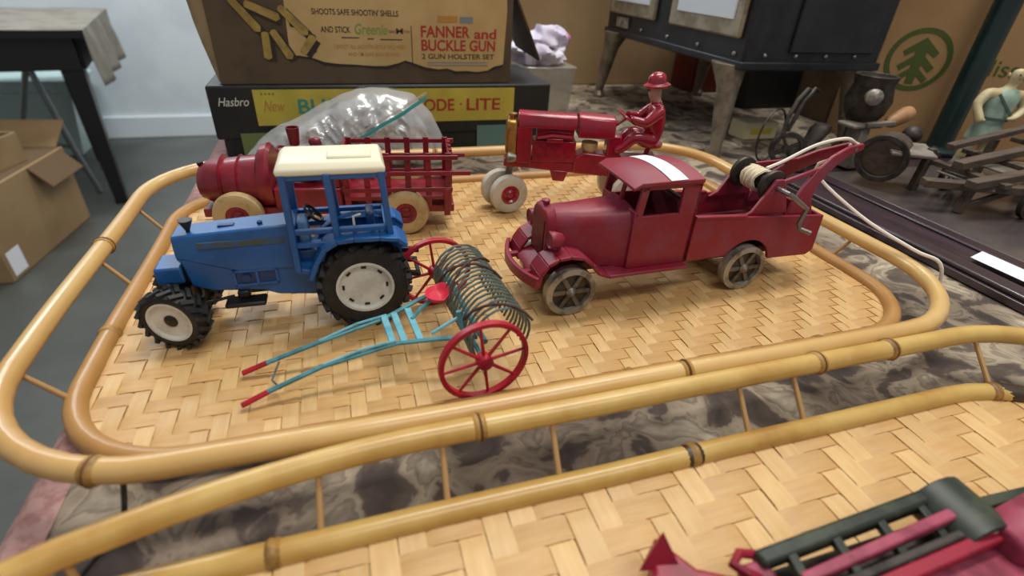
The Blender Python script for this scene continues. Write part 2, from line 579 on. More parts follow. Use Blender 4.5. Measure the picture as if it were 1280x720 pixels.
def sheet(nx, ny, fn):
    mb = MB()
    vs = [fn(i / nx, j / ny) for j in range(ny + 1) for i in range(nx + 1)]
    fs = [(j * (nx + 1) + i, j * (nx + 1) + i + 1, (j + 1) * (nx + 1) + i + 1, (j + 1) * (nx + 1) + i) for j in range(ny) for i in range(nx)]
    return mb.add(vs, fs)
def clothf(a, b):
    y = TY0 - 0.02 + b * (TY1 - TY0 + 0.04)
    s = -0.16 + a * (TX1 - TX0 + 0.18)                 # distance in from the left edge, negative hangs down
    wv = 0.0012 * noise.noise((s * 16, y * 16, 0.3))
    if s >= 0.012:
        return (TX0 + s, y, 0.0 + min(0.0, wv * 0.6))
    if s > -0.006:
        k = (0.012 - s) / 0.018
        return (TX0 + 0.012 - 0.018 * math.sin(k * PI / 2), y, -0.010 * (1 - math.cos(k * PI / 2)))
    d = -0.006 - s
    return (TX0 - 0.006 - d * 0.12 - 0.006 * math.sin(y * 60) * min(1, d * 15), y, -0.010 - d)
cl = sheet(190, 180, clothf).build('tapestry_tablecloth', M['cloth'])
tag(cl, 'grey and beige floral tapestry cloth spread over the display table', 'tablecloth')
def borderf(a, b):
    p = clothf((0.055 + a * 0.124) / (TX1 - TX0 + 0.18), b)
    return (p[0] - 0.0014, p[1], p[2] + 0.0005)
sheet(10, 180, borderf).build('pink_border', M['fringe'], cl)
fr = MB()
for i in range(230):
    y = TY0 + i * 0.008
    p = clothf(random.uniform(0.04, 0.06) / (TX1 - TX0 + 0.18), (y - TY0 + 0.02) / (TY1 - TY0 + 0.04))
    x0, z0 = p[0], p[2]
    fr.tube([(x0 - .001, y, z0 + .006), (x0 - 0.004 - random.random() * .003, y + random.uniform(-.003, .003), z0 - .016), (x0 - .006, y + random.uniform(-.006, .006), z0 - .035)], 0.0011, 4)
f = fr.build('fringe', M['fringe'], cl)
f['kind'] = 'stuff'

# ------------------------------------------------------------------ bamboo trays
def make_tray(name, label, x0, x1, y0, y1, ox0, ox1, oy0, oy1, nodes_base, nodes_up, spindles, dark=(), rb=0.072, ru=0.092, pitch=(0.0095, 0.0105), bow=None, base_mat='rim2', up_mat='rim_tan'):
    cx, cy = (x0 + x1) / 2, (y0 + y1) / 2
    root = thing(name, label, 'tray', (cx, cy, 0), 0, 'bamboo trays on the cloth')
    X0, X1, Y0, Y1 = x0 - cx, x1 - cx, y0 - cy, y1 - cy
    OX0, OX1, OY0, OY1 = ox0 - cx, ox1 - cx, oy0 - cy, oy1 - cy
    def inset(pos, lo, hi, olo, ohi):
        d = 0.0
        for e, s in ((lo, 1), (hi, -1)):
            q = rb - s * (pos - e)
            if q > 0:
                d = max(d, rb - math.sqrt(max(0, rb * rb - q * q)))
        return olo + d, ohi - d
    nx, ny = int((X1 - X0) / pitch[0]), int((Y1 - Y0) / pitch[1])
    px, py = (X1 - X0) / nx, (Y1 - Y0) / ny
    AMP, TH, ZC = 0.00075, 0.0008, 0.0058
    def ribbon(along_x, k):
        p, q = (py, px) if along_x else (px, py)
        if along_x:
            c = Y0 + (k + .5) * py
            a, b = inset(c, Y0, Y1, X0, X1)
            n, s0 = nx, X0
        else:
            c = X0 + (k + .5) * px
            a, b = inset(c, X0, X1, Y0, Y1)
            n, s0 = ny, Y0
        st = [(a, 0.0)]
        for j in range(n):
            m = s0 + (j + .5) * q
            over = ((j - k) % 4 < 2) if along_x else ((k - j) % 4 >= 2)
            z = AMP if over else -AMP
            for d in (-0.3, 0.3):
                s = m + d * q
                if a + .002 < s < b - .002:
                    st.append((s, z + random.uniform(-.0001, .0001)))
        st.append((b, 0.0))
        if len(st) < 3 or b - a < 0.02:
            return None
        hw = p * (0.492 if along_x else 0.47)
        mb = MB()
        vs, fs = [], []
        j = random.uniform(-.0004, .0004)
        for s, z in st:
            for e, t_ in ((-hw, TH / 2), (hw, TH / 2), (hw, -TH / 2), (-hw, -TH / 2)):
                y = c + e + j
                zz = ZC + z + t_
                vs.append((s, y, zz) if along_x else (y, s, zz))
        for i in range(len(st) - 1):
            for e in range(4):
                g = (e + 1) % 4
                fs.append((i * 4 + e, i * 4 + g, (i + 1) * 4 + g, (i + 1) * 4 + e))
        return mb.add(vs, fs)
    for k in range(ny):
        r = ribbon(True, k)
        if r:
            r.build('weave_strip', M['weft'], root)
    for k in range(nx):
        r = ribbon(False, k)
        if r:
            r.build('weave_strip', M['warp'], root)
    base = rrect(X0, X1, Y0, Y1, rb, 0.0082)
    wob = lambda p, a: p + Vector((noise.noise((p.x * 7, p.y * 7, 1)), noise.noise((p.x * 7, p.y * 7, 5)), 0)) * a
    MB().tube([wob(p, .002) for p in base], 0.0062, 14, True).build('base_rim', M[base_mat], root)
    up = rrect(OX0, OX1, OY0, OY1, ru, 0.0345)
    up = [wob(p, .0018) for p in up]
    if bow:
        up = [p - Vector((0, max(0, bow[0] - cx - p.x) ** 2 / (2 * bow[1]), 0)) for p in up]
    upo = MB().tube(up, 0.0063, 14, True).build('upper_rim', M[up_mat], root)
    bs = [wob(p, .002) for p in base]
    def ring_at(path, x, y, r, parent=root, nm='bamboo_joint', m=M['node'], wd=0.004, th=0.0011):
        x -= cx
        y -= cy
        i = min(range(len(path)), key=lambda q: (path[q].x - x) ** 2 + (path[q].y - y) ** 2)
        tdir = (path[(i + 1) % len(path)] - path[i - 1]).normalized()
        MB().lathe([(r * .9, -wd), (r + th * .7, -wd * .55), (r + th * .4, -wd * .2), (r + th, wd * .2), (r + th * .6, wd * .6), (r * .9, wd)], path[i], tdir, 18).build(nm, m, parent)
    for x, y in nodes_base:
        ring_at(bs, x, y, 0.0062)
    for x, y in nodes_up:
        ring_at(up, x, y, 0.0063)
        ring_at(up, x, y, 0.0064, nm='cane_wrap', m=M['wrap'], wd=0.0012, th=0.0014)
    for x, y, mr in dark:
        ring_at(bs, x, y, 0.0064, nm='dark_band', m=M['rim_dark'], wd=mr, th=0.0004)  # dark rings around the base rim
    for (xa, ya) in spindles:
        p = Vector((xa - cx, ya - cy, 0.036))
        i = min(range(len(up)), key=lambda q: (up[q] - p).length)
        k = min(range(len(bs)), key=lambda q: (bs[q] - up[i]).length)
        MB().cyl(bs[k], up[i], 0.0017, 0.0015, 8).build('spindle', M['spindle'], root)
    return root

make_tray('bamboo_tray', 'oblong woven bamboo tray with doubled cane rim holding the blue tractor and red vehicles',
          -0.168, 0.445, 0.225, 0.605, -0.190, 0.458, 0.1965, 0.632,
          [(0.172, 0.225), (0.32, 0.225), (0.0, 0.605), (-0.168, 0.36)],
          [(-0.186, 0.448), (-0.119, 0.208), (0.172, 0.203), (0.458, 0.40), (0.1, 0.632), (0.3, 0.632)],
          [(-0.19, 0.416), (-0.188, 0.285), (-0.05, 0.203), (0.05, 0.203), (0.25, 0.203), (0.4, 0.215), (0.458, 0.33), (0.458, 0.48),
           (0.3, 0.632), (0.2, 0.632), (0.05, 0.632), (-0.1, 0.632), (-0.19, 0.52)])
make_tray('bamboo_tray', 'nearer woven bamboo tray cut off by the lower edge, holding a red and black-green toy',
          -0.215, 0.478, -0.255, 0.157, -0.24, 0.505, -0.285, 0.1835,
          [(0.16, 0.157), (0.40, 0.15), (-0.05, 0.157)],
          [(0.047, 0.1855), (0.274, 0.1855), (0.325, 0.1855), (-0.14, 0.17)],
          [(0.035, 0.1855), (0.091, 0.1855), (0.218, 0.1855), (0.257, 0.1855), (0.417, 0.1855), (-0.118, 0.1855), (-0.03, 0.1855), (0.5, 0.05)],
          dark=[(0.168, 0.157, 0.006), (0.415, 0.157, 0.02), (0.435, 0.15, 0.02), (0.455, 0.14, 0.02)],
          rb=0.11, ru=0.115, pitch=(0.0135, 0.0135), bow=(0.0225, 0.49), base_mat='rim', up_mat='rim')

TZ = 0.0074    # top of the weave

# ------------------------------------------------------------------ blue toy tractor
def tractor_tyre(r, wd, rim, lugs, lh, m=M['rubber']):
    mb = MB()
    mb.ringlathe([(rim, -wd * .42), (rim + (r - rim) * .35, -wd * .5), (r - lh * 1.6, -wd * .46), (r - lh, -wd * .3), (r - lh, wd * .3),
                  (r - lh * 1.6, wd * .46), (rim + (r - rim) * .35, wd * .5), (rim, wd * .42)], (0, 0, 0), (0, 1, 0), 40)
    for k in range(lugs):
        for s in (-1, 1):
            a = 2 * PI * (k + (0.5 if s > 0 else 0)) / lugs
            da = 0.7 * 2 * PI / lugs
            p0 = Vector(((r - lh * .45) * math.cos(a), s * 0.0003, (r - lh * .45) * math.sin(a)))
            p1 = Vector(((r - lh * .75) * math.cos(a + da), s * wd * .5, (r - lh * .75) * math.sin(a + da)))
            mb.bar(p0, p1, lh * 1.5, lh * 1.5, up=Vector((math.cos(a), 0, math.sin(a))))
    return mb
def wheel_disc(rim, wd, dish, side):
    """pressed rim with holes; side = -1 faces -y"""
    mb = MB()
    s = side
    mb.lathe([(rim, wd * .30), (rim * 1.02, wd * .46), (rim * .93, wd * .46), (rim * .86, wd * .28), (rim * .62, wd * .22),
              (rim * .55, wd * dish), (rim * .30, wd * dish), (rim * .26, wd * (dish + .1)), (0.0, wd * (dish + .1))], (0, 0, 0), (0, s, 0), 32)
    return mb

tr = thing('toy_tractor', 'blue plastic toy tractor with cream cab roof and white wheel rims', 'toy tractor',
           Vector((-0.1262, 0.3275, TZ)), R(-1.3))
OFF = Vector((0.065, 0.026, 0))
def TB(mb, name, m, bevel=0.0, parent=tr, rot=None, at=None):
    if at is None:
        mb.v = [tuple(Vector(p) - OFF) for p in mb.v]
        return mb.build(name, m, parent, bevel)
    return mb.build(name, m, parent, bevel, Vector(at) - OFF, rot)
# measured front wheel contact
_fc = Vector((-0.226 * math.cos(R(19)) + 0.269 * math.sin(R(19)), 0.226 * math.sin(R(19)) + 0.269 * math.cos(R(19)), TZ))
tr.location = _fc + Matrix.Rotation(R(-1.3), 3, 'Z') @ OFF
YC = 0.026
for y, s in ((0.0085, -1), (0.0435, 1)):
    o = TB(tractor_tyre(0.0328, 0.018, 0.0192, 20, 0.0024), 'rear_tyre', M['rubber'], at=(0.129, y, 0.0326))
    r_ = wheel_disc(0.0196, 0.018, 0.05, s).build('rim', M['white_rim'], o)
    for k in range(8):
        a = 2 * PI * k / 8
        MB().box((0, 0, 0), (0.0035, 0.0016, 0.0016)).build('rim_slot', M['black'], o, 0, (0.0150 * math.cos(a), s * 0.0052, 0.0150 * math.sin(a)), (0, PI / 2 - a, 0))
for y, s, rz in ((0.005, -1, -18), (0.047, 1, -18)):
    o = TB(tractor_tyre(0.0217, 0.0145, 0.0142, 18, 0.0018), 'front_tyre', M['rubber'], at=(0.0055, y, 0.0215), rot=(0, 0, R(rz)))
    wheel_disc(0.0146, 0.0145, 0.12, s).build('rim', M['white_rim'], o)
    MB().lathe([(0.0045, 0), (0.0045, 0.0014), (0.003, 0.0022), (0, 0.0022)], (0, s * 0.0034, 0), (0, s, 0), 16).build('hub_cap', M['black'], o)
# hood and engine
hood = MB()
def hsec(x, zb, zt, hw, hwt):
    return [(x, YC - hw, zb), (x, YC + hw, zb), (x, YC + hw, zt - .006), (x, YC + hwt, zt), (x, YC - hwt, zt), (x, YC - hw, zt - .006)]
hood.loft([hsec(0.0170, 0.052, 0.0715, .0105, .0090), hsec(0.0130, 0.059, 0.0740, .0110, .0095), hsec(0.05, 0.046, 0.0765, .0120, .0105), hsec(0.087, 0.046, 0.0785, .0125, .0110)])
TB(hood, 'hood', M['blue'], 0.0012)
TB(MB().b2((0.0150, YC - .0095, 0.040), (0.0205, YC + .0095, 0.062)), 'grille', M['black'], 0.001)
TB(MB().b2((-0.002, YC - .0110, 0.0405), (0.0145, YC + .0110, 0.0525)), 'front_weight', M['blue'], 0.0015)
TB(MB().prism([(0.016, 0.054), (0.018, 0.038), (0.030, 0.033), (0.06, 0.0300), (0.070, 0.0255), (0.094, 0.0225), (0.106, 0.0225), (0.106, 0.058), (0.016, 0.058)], YC - .0110, YC + .0110), 'engine_block', M['blue'], 0.001)
for s in (-1, 1):
    y = YC + s * 0.0122
    TB(MB().b2((0.028, y - .0006, 0.0660), (0.080, y + .0006, 0.0700)), 'decal_strip', M['decal'])
    y = YC + s * 0.0113
    fr_ = MB()
    for lo, hi in (((.044, .046), (.072, .0475)), ((.044, .0355), (.072, .037)), ((.044, .0355), (.0455, .0475)), ((.0705, .0355), (.072, .0475)), ((.058, .0355), (.0595, .0475))):
        fr_.b2((lo[0], y - .0012, lo[1]), (hi[0], y + .0012, hi[1]))
    TB(fr_, 'engine_side_frame', M['blue'])
    TB(MB().b2((0.0455, y - .0003, 0.0365), (0.0705, y + .0003, 0.0465)), 'engine_louvre', M['blue_dark'])
    TB(MB().cyl((0.052, y, 0.0415), (0.052, y + s * .002, 0.0415), 0.003, n=12), 'filter', M['blue_dark'])
TB(MB().lathe([(.0012, 0), (.0014, .003), (.0042, .0095), (.0044, .0102), (0, .0102)], (0.0230, YC - .004, 0.0730), (0, 0, 1), 14), 'intake_funnel', M['black'])
TB(MB().lathe([(.0016, 0), (.0018, .002), (0, .0028)], (0.066, YC - .004, 0.0770), (0, 0, 1), 10), 'filler_cap', M['blue_dark'])
TB(MB().b2((0.040, YC - .003, 0.0756), (0.05, YC + .001, 0.0772)), 'hood_vent', M['blue_dark'], 0.0004)
# front axle, tie rod, steps
TB(MB().cyl((0.006, 0.006, 0.022), (0.006, 0.046, 0.022), 0.0034, n=10).b2((0.0, YC - .009, .02), (.016, YC + .009, .036)), 'front_axle', M['black'])
TB(MB().tube([(0.006, 0.012, 0.020), (0.02, 0.017, 0.0225), (0.04, 0.021, 0.024)], 0.0011, 6), 'tie_rod', M['black'])
TB(MB().b2((0.036, 0.006, 0.0225), (0.062, 0.018, 0.0260)).b2((0.044, .012, .0260), (.052, .020, .032)), 'step_plate', M['black'], 0.0014)
TB(MB().b2((0.040, 0.033, 0.0175), (0.070, 0.048, 0.0215)), 'step_plate', M['black'], 0.0014)
TB(MB().cyl((0.129, 0.010, 0.0326), (0.129, 0.042, 0.0326), 0.0055, n=14), 'rear_axle', M['black'])
TB(MB().b2((0.098, YC - .0085, 0.028), (0.150, YC + .0085, 0.052)), 'rear_body', M['blue'], 0.001)
# fenders
fen = [(0.0925, 0.0435), (0.0975, 0.055), (0.104, 0.0655), (0.1135, 0.0712), (0.125, 0.0722), (0.142, 0.0718), (0.1545, 0.0700), (0.1605, 0.0645)]
for y0, y1 in ((-0.001, 0.0185), (0.0335, 0.053)):
    TB(MB().band(fen, 0.0032, y0, y1), 'fender', M['blue'], 0.0006)
    yi = 0.0170 if y0 < .02 else 0.0335
    TB(MB().prism(fen + [(0.155, 0.045), (0.1, 0.036)], yi, yi + .002), 'fender_side', M['blue'])
# cab
for y, s in ((0.0085, -1), (0.0435, 1)):
    cb = MB()
    cb.bar((0.0865, y, 0.046), (0.0862, y, 0.1150), 0.0042, 0.0066, up=(0, 1, 0))
    cb.bar((0.1145, y, 0.070), (0.1125, y, 0.1150), 0.0042, 0.0080, up=(0, 1, 0))
    cb.bar((0.1495, y, 0.070), (0.1460, y, 0.1150), 0.0042, 0.0070, up=(0, 1, 0))
    cb.b2((0.0845, y - .002, 0.0735), (0.151, y + .002, 0.0768))
    cb.b2((0.0845, y - .002, 0.1105), (0.148, y + .002, 0.1150))
    TB(cb, 'cab_side_frame', M['blue'], 0.0006)
    dr = MB()
    dr.bar((0.0865, y, 0.047), (0.0865, y, 0.075), 0.0036, 0.0036, up=(0, 1, 0))
    dr.bar((0.0865, y, 0.047), (0.0985, y, 0.0435), 0.0036, 0.0036, up=(0, 1, 0))
    dr.bar((0.0985, y, 0.0435), (0.107, y, 0.066), 0.0036, 0.0036, up=(0, 1, 0))
    dr.bar((0.0865, y, 0.0655), (0.107, y, 0.0655), 0.0036, 0.0030, up=(0, 1, 0))
    TB(dr, 'door_frame', M['blue'], 0.0005)
for x in (0.0862, 0.1475):
    for z0, z1 in ((.1100, .1150), (.0735, .0768)):
        TB(MB().b2((x - .002, .0085, z0), (x + .002, .0435, z1)), 'cab_cross_frame', M['blue'], 0.0005)
TB(MB().b2((0.085, .010, 0.044), (0.0885, .042, 0.0785)), 'dash_panel', M['blue'])
TB(MB().b2((0.0885, .010, 0.044), (0.148, .042, 0.050)), 'cab_floor', M['blue'])
TB(MB().b2((0.120, YC - .008, 0.05), (0.138, YC + .008, 0.066)).b2((0.134, YC - .008, .064), (.140, YC + .008, .082)), 'seat', M['blue_dark'], 0.002)
st = MB().cyl((0.0885, YC, 0.070), (0.100, YC, 0.0805), 0.0013, n=8)
cc = Vector((0.100, YC, 0.0805))
a_, b_, n_ = frame_of((0.011, 0, 0.0105))
st.tube([cc + (a_ * math.cos(q * PI / 8) + b_ * math.sin(q * PI / 8)) * 0.0075 for q in range(16)], 0.0010, 6, True)
for q in range(3):
    st.cyl(cc, cc + (a_ * math.cos(q * 2.09) + b_ * math.sin(q * 2.09)) * 0.0085, 0.0007, n=6)
TB(st, 'steering_wheel', M['black'])
TB(MB().b2((0.089, YC - .010, .058), (.0960, YC + .004, .0800)), 'console', M['grey_part'], 0.002)
TB(MB().tube([(0.126, 0.013, .070), (.126, .013, .082), (.131, .013, .0835)], .0009, 6), 'lever', M['white_rim'])
# roof
rf = MB()
def rsec(z, gx0, gx1, gy):
    return [(gx0, .0045 + gy, z), (gx1, .0045 + gy, z), (gx1, .0475 - gy, z), (gx0, .0475 - gy, z)]
rf.loft([rsec(0.1140, .0832, .1490, .001), rsec(0.1175, .0826, .1492, .0007), rsec(0.1212, .0860, .1472, .004), rsec(0.1221, .0885, .1450, .0062)])
rfo = TB(rf, 'cab_roof', M['cream'], 0.0012)
TB(MB().b2((.114, .013, .1215), (.1415, .025, .1238)), 'roof_hatch', M['cream'], 0.0012)
# rear linkage
TB(MB().bar((0.150, YC - .010, .034), (0.168, YC - .011, .032), .003, .004).bar((0.150, YC + .010, .034), (0.168, YC + .011, .032), .003, .004)
   .bar((0.168, YC - .013, .032), (0.168, YC + .013, .032), .003, .003).bar((0.150, YC, .048), (0.170, YC, .046), .003, .004), 'rear_linkage', M['black'], 0.0005)

# ------------------------------------------------------------------ hay rake
def uvw(x, y, z=0):
    c, s = math.cos(R(19)), math.sin(R(19))
    return Vector((c * x + s * y, -s * x + c * y, z))
n0, n1 = uvw(-0.014, 0.242), uvw(-0.060, 0.343)
tipc = (uvw(-0.156, 0.223) + uvw(-0.165, 0.249)) / 2
ctr = (n0 + n1) / 2
axv = (n1 - n0).normalized()          # towards the far wheel
AXL = (n1 - n0).length
rk = thing('hay_rake', 'toy hay rake with red spoked wheels, teal shafts and curved wire tines', 'toy rake',
           (ctr.x, ctr.y, TZ), math.atan2(axv.y, axv.x) - PI / 2)
# local: +y towards far wheel, -x towards the shaft tips
inv = Matrix.Rotation(-(math.atan2(axv.y, axv.x) - PI / 2), 3, 'Z')
tl = inv @ (tipc - ctr) + Vector((-.002, -.004, 0))
RW = 0.0285
for s in (-1, 1):
    y = s * AXL / 2
    wv = MB().ringlathe([(RW, -.0022), (RW, .0022), (RW - .0030, .0022), (RW - .0030, -.0022)], (0, 0, 0), (0, 1, 0), 40)
    o = wv.build('wheel_rim', M['rake_red'], rk, 0.0004, (0, y, RW))
    for k in range(8):
        a = 2 * PI * (k + .15) / 8
        MB().cyl((0.004 * math.cos(a), 0, .004 * math.sin(a)), ((RW - .002) * math.cos(a), 0, (RW - .002) * math.sin(a)), .0012, .0009, 6).build('spoke', M['rake_red'], o)
    MB().lathe([(.0045, -.004), (.0050, -.002), (.0050, .002), (.0045, .004), (.0022, .0046), (0, .005)], (0, 0, 0), (0, s, 0), 14).build('hub', M['rake_red'], o)
MB().cyl((0, -AXL / 2, RW), (0, AXL / 2, RW), 0.0016, n=8).build('axle', M['teal'], rk)
# frame and shafts
zf = 0.022
hwS = 0.0150
for s in (-1, 1):
    tip = Vector((tl.x, tl.y + s * 0.0150, 0.0035))
    p = [Vector((0.004, s * 0.032, RW)), Vector((-0.02, s * 0.024, 0.027)), Vector((-0.045, tl.y * .3 + s * hwS, 0.024)), Vector((-0.09, tl.y * .65 + s * 0.0125, 0.017)), tip + (Vector((-0.115, tl.y * .85 + s * .0135, .011)) - tip) * .62]
    MB().tube(p, 0.0016, 7).build('shaft', M['teal'], rk)
    MB().tube([p[-1] - Vector((-.001, 0, -.0002)), tip], 0.0018, 7).build('shaft_grip', M['rake_red'], rk)
    MB().tube([p[2] + Vector((0, 0, .002)), p[2] + Vector((-.02, -s * .001, .0)), p[3] + Vector((0, 0, .001))], 0.0009, 6).build('shaft_strip', M['teal_light'], rk)
for x, k in ((-0.030, 1.25), (-0.040, 1.1), (-0.047, 1.02)):
    MB().b2((x - .0022, tl.y * .25 - hwS * k, .0242), (x + .0022, tl.y * .25 + hwS * k, .0262)).build('cross_bar', M['teal_light'], rk, 0.0004)
MB().tube([Vector((tl.x + .022, tl.y - .013, .0085)), Vector((tl.x + .017, tl.y, .0055)), Vector((tl.x + .022, tl.y + .013, .0085))], .0007, 6).build('tether_wire', M['tine'], rk)
# tine bar and tines
MB().cyl((0.004, -AXL / 2 + .010, .0345), (0.004, AXL / 2 - .010, .0345), .0020, n=8).build('tine_bar', M['teal'], rk)
NT = 19
for k in range(NT):
    y = -AXL / 2 + .012 + (AXL - .024) * k / (NT - 1)
    pts = []
    for q in range(15):
        a = R(205 - q * 17)
        pts.append(Vector((0.0165 + 0.0190 * math.cos(a) * 1.05, y + 0.004 * q / 14 + random.uniform(-.0004, .0004), 0.0325 + 0.0215 * math.sin(a))))
    MB().tube(pts, 0.0009, 6).build('tine', M['tine'], rk)
for k in range(3):
    ys = -AXL / 2 + .03 + k * .026
    pts = []
    for q in range(9):
        a = R(170 - q * 17)
        pts.append(Vector((0.0165 + 0.0206 * math.cos(a) * 1.05, ys + (.030 if k % 2 else -.022) * q / 8, 0.0325 + 0.0230 * math.sin(a))))
    MB().tube(pts, 0.0009, 6).build('twine', M['twine'], rk)
MB().tube([(-.030, .004, .026), (-.022, .010, .029), (-.012, .014, .0335)], .0014, 6).build('seat_spring', M['teal'], rk)
sm = MB()
sm.loft([[(-.008 + .0090 * rr * math.cos(q * PI / 8) * (1.15 if 3 < q < 13 else .75), .013 + .0105 * rr * math.sin(q * PI / 8), .0345 + hh + .004 * max(0, math.cos(q * PI / 8)) * rr) for q in range(16)] for rr, hh in ((.5, -.0012), (.9, .0002), (1, .0030), (.93, .0030), (.7, .0008), (.2, .0004))])
sm.build('seat', M['rake_seat'], rk)
MB().tube([(.004, -.012, .0345), (-.010, -.014, .030), (-.022, -.016, .026)], .0012, 6).build('linkage_rod', M['teal_light'], rk)
MB().tube([(.002, -.030, .012), (-.004, -.028, .030), (-.007, -.026, .047)], .0016, 6).build('hand_lever', M['teal'], rk)

# ------------------------------------------------------------------ tow truck
TA = R(1.2)
tk_front = uvw(0.047, 0.343, TZ)
TOFF = Vector((0.085, 0.027, 0))
tk = thing('toy_tow_truck', 'worn maroon cast-iron toy tow truck with crane boom and paper strip on its roof', 'toy truck',
           tk_front + Matrix.Rotation(TA, 3, 'Z') @ TOFF, TA)
def KB(mb, name, m, bevel=0.0, parent=None, at=None, rot=None):
    if at is None:
        mb.v = [tuple(Vector(p) - TOFF) for p in mb.v]
        return mb.build(name, m, parent or tk, bevel)
    return mb.build(name, m, parent or tk, bevel, Vector(at) - TOFF, rot)
TYC = 0.027
RWT = 0.0205
for x in (-0.003, 0.159):
    for y, s in ((-0.0005, -1), (0.0545, 1)):
        o = KB(MB().ringlathe([(RWT, -.004), (RWT, .004), (RWT - .0045, .0048), (RWT - .0055, 0), (RWT - .0045, -.0048)], (0, 0, 0), (0, 1, 0), 36), 'wheel_rim', M['nickel'], at=(x, y, RWT))
        MB().lathe([(RWT - .005, -.0008), (RWT - .005, .0012), (.004, .0022), (0, .0022)], (0, 0, 0), (0, s, 0), 28).build('wheel_disc', M['iron'], o)
        for k in range(6):
            a = 2 * PI * k / 6
            MB().bar((0.003 * math.cos(a), s * .0022, .003 * math.sin(a)), ((RWT - .005) * math.cos(a), s * .0022, (RWT - .005) * math.sin(a)), .0034, .0022, up=(0, 1, 0)).build('wheel_spoke', M['spoke'], o)
        MB().lathe([(.0042, 0), (.0042, .0030), (.0025, .0045), (.0012, .006), (0, .006)], (0, s * .001, 0), (0, s, 0), 14).build('hub', M['nickel'], o)
for x in (-0.003, 0.159):
    KB(MB().cyl((x, 0.0, RWT), (x, .054, RWT), .0022, n=8), 'axle', M['iron'])
# hood
def ksec(x, zb, zt, hw, k=0.62):
    pts = [(x, TYC - hw, zb), (x, TYC + hw, zb), (x, TYC + hw, zt - .011), (x, TYC + hw * .9, zt - .005), (x, TYC + hw * k, zt - .0010), (x, TYC, zt), (x, TYC - hw * k, zt - .0010), (x, TYC - hw * .9, zt - .005), (x, TYC - hw, zt - .011)]
    return pts
KB(MB().loft([ksec(-0.0145, .036, .0785, .0135), ksec(0.005, .034, .0790, .0150), ksec(0.036, .032, .0800, .0195), ksec(0.0475, .032, .0820, .0245)]), 'hood', M['truck'], 0.0012)
rad = MB().loft([ksec(-0.0215, .038, .0805, .0150), ksec(-0.0140, .038, .0835, .0158)])
ro = KB(rad, 'radiator', M['truck'], 0.0014)
MB().b2((-0.0222 - TOFF.x, -.0110, .044), (-0.0205 - TOFF.x, .0110, .073)).build('radiator_core', M['truck_in'], ro)
MB().lathe([(.002, 0), (.002, .0015), (.0032, .002), (.0032, .0035), (.0012, .0045), (0, .005)], (-.0175 - TOFF.x, 0, .0818), (0, 0, 1), 12).build('radiator_cap', M['truck'], ro)
for y in (0.0055, 0.0485):
    KB(MB().lathe([(.002, .012), (.0045, .010), (.0065, .004), (.0068, .001), (.0062, 0), (.0052, .0012), (0, .002)], (-0.0215, y, .0625), (1, 0, 0), 18)
       .cyl((-.013, y, .050), (-.013, y, .0585), .0018, n=8), 'headlamp', M['truck'])
fpts = [(-0.0330, 0.030), (-0.0310, 0.040), (-0.0255, 0.0480), (-0.0170, 0.0525), (-0.0070, 0.0535), (0.0040, 0.0510), (0.0130, 0.0440), (0.0190, 0.0360), (0.0270, 0.0325), (0.0980, 0.0325)]
for y0, y1 in ((-.0065, .0150), (.0390, .0605)):
    KB(MB().band(fpts, 0.0028, y0, y1), 'front_fender', M['truck'], 0.0008)
bp = []
for k in range(13):
    q = -1 + k / 6
    bp.append(Vector((-0.0425 + 0.0095 * q * q, TYC + q * .0345, .0345)))
b_ = MB()
rings = []
for i, p in enumerate(bp):
    rings.append([p + Vector((-.0018, 0, -.0045)), p + Vector((.0018, 0, -.0045)), p + Vector((.0018, 0, .0045)), p + Vector((-.0018, 0, .0045))])
b_.loft(rings)
b_.b2((-.0415, .010, .032), (-.026, .0145, .036)).b2((-.0415, .0395, .032), (-.026, .044, .036))
KB(b_, 'bumper', M['truck'], 0.0008)
KB(MB().prism([(-.0335, .0335), (-.0290, .0390), (-.0150, .0440), (-.0150, .0400), (-.0280, .0330)], .0130, .0410), 'front_apron', M['truck'], 0.0008)
KB(MB().b2((-.030, .010, .030), (.040, .044, .038)).b2((.04, .006, .028), (.22, .048, .035)), 'chassis', M['truck_in'], 0.001)
# cab
for y0, s in ((0.0005, -1), (0.0505, 1)):
    cs = MB()
    cs.b2((.0455, y0, .0325), (.0985, y0 + .003, .0765))
    cs.prism([(.0440, .0760), (.0505, .0760), (.0530, .1000), (.0470, .1000)], y0, y0 + .003)
    cs.b2((.0825, y0, .0760), (.0985, y0 + .003, .1000))
    cs.b2((.0470, y0, .0970), (.0985, y0 + .003, .1005))
    KB(cs, 'cab_side', M['truck'], 0.0006)
KB(MB().b2((.0955, .0005, .0325), (.0985, .0535, .0800)).b2((.0955, .0005, .094), (.0985, .0535, .1005)).b2((.0955, .0005, .08), (.0985, .014, .094)).b2((.0955, .040, .08), (.0985, .0535, .094)), 'cab_back', M['truck'], 0.0006)
KB(MB().b2((.0440, .0005, .0330), (.0470, .0535, .0800)).b2((.0462, .0005, .0955), (.0495, .0535, .1005)).prism([(.0440, .0790), (.0470, .0790), (.0495, .0960), (.0465, .0960)], .0255, .0285), 'windscreen_frame', M['truck'], 0.0006)
KB(MB().b2((.0620, .008, .034), (.092, .046, .062)).b2((.086, .008, .06), (.093, .046, .085)), 'cab_seat', M['truck_in'], 0.002)
rr = []
for k in range(9):
    q = -1 + k / 4
    y = TYC + q * .0290
    zc = .1075 - .0036 * q * q
    rr.append([(.0335 + .004 * q * q, y, zc - .0036), (.0440, y, zc), (.0975, y, zc), (.0975, y, zc - .0030), (.0440, y, zc - .0030), (.0335 + .004 * q * q, y, zc - .0056)])
roof = KB(MB().loft(rr), 'cab_roof', M['truck'], 0.0005)
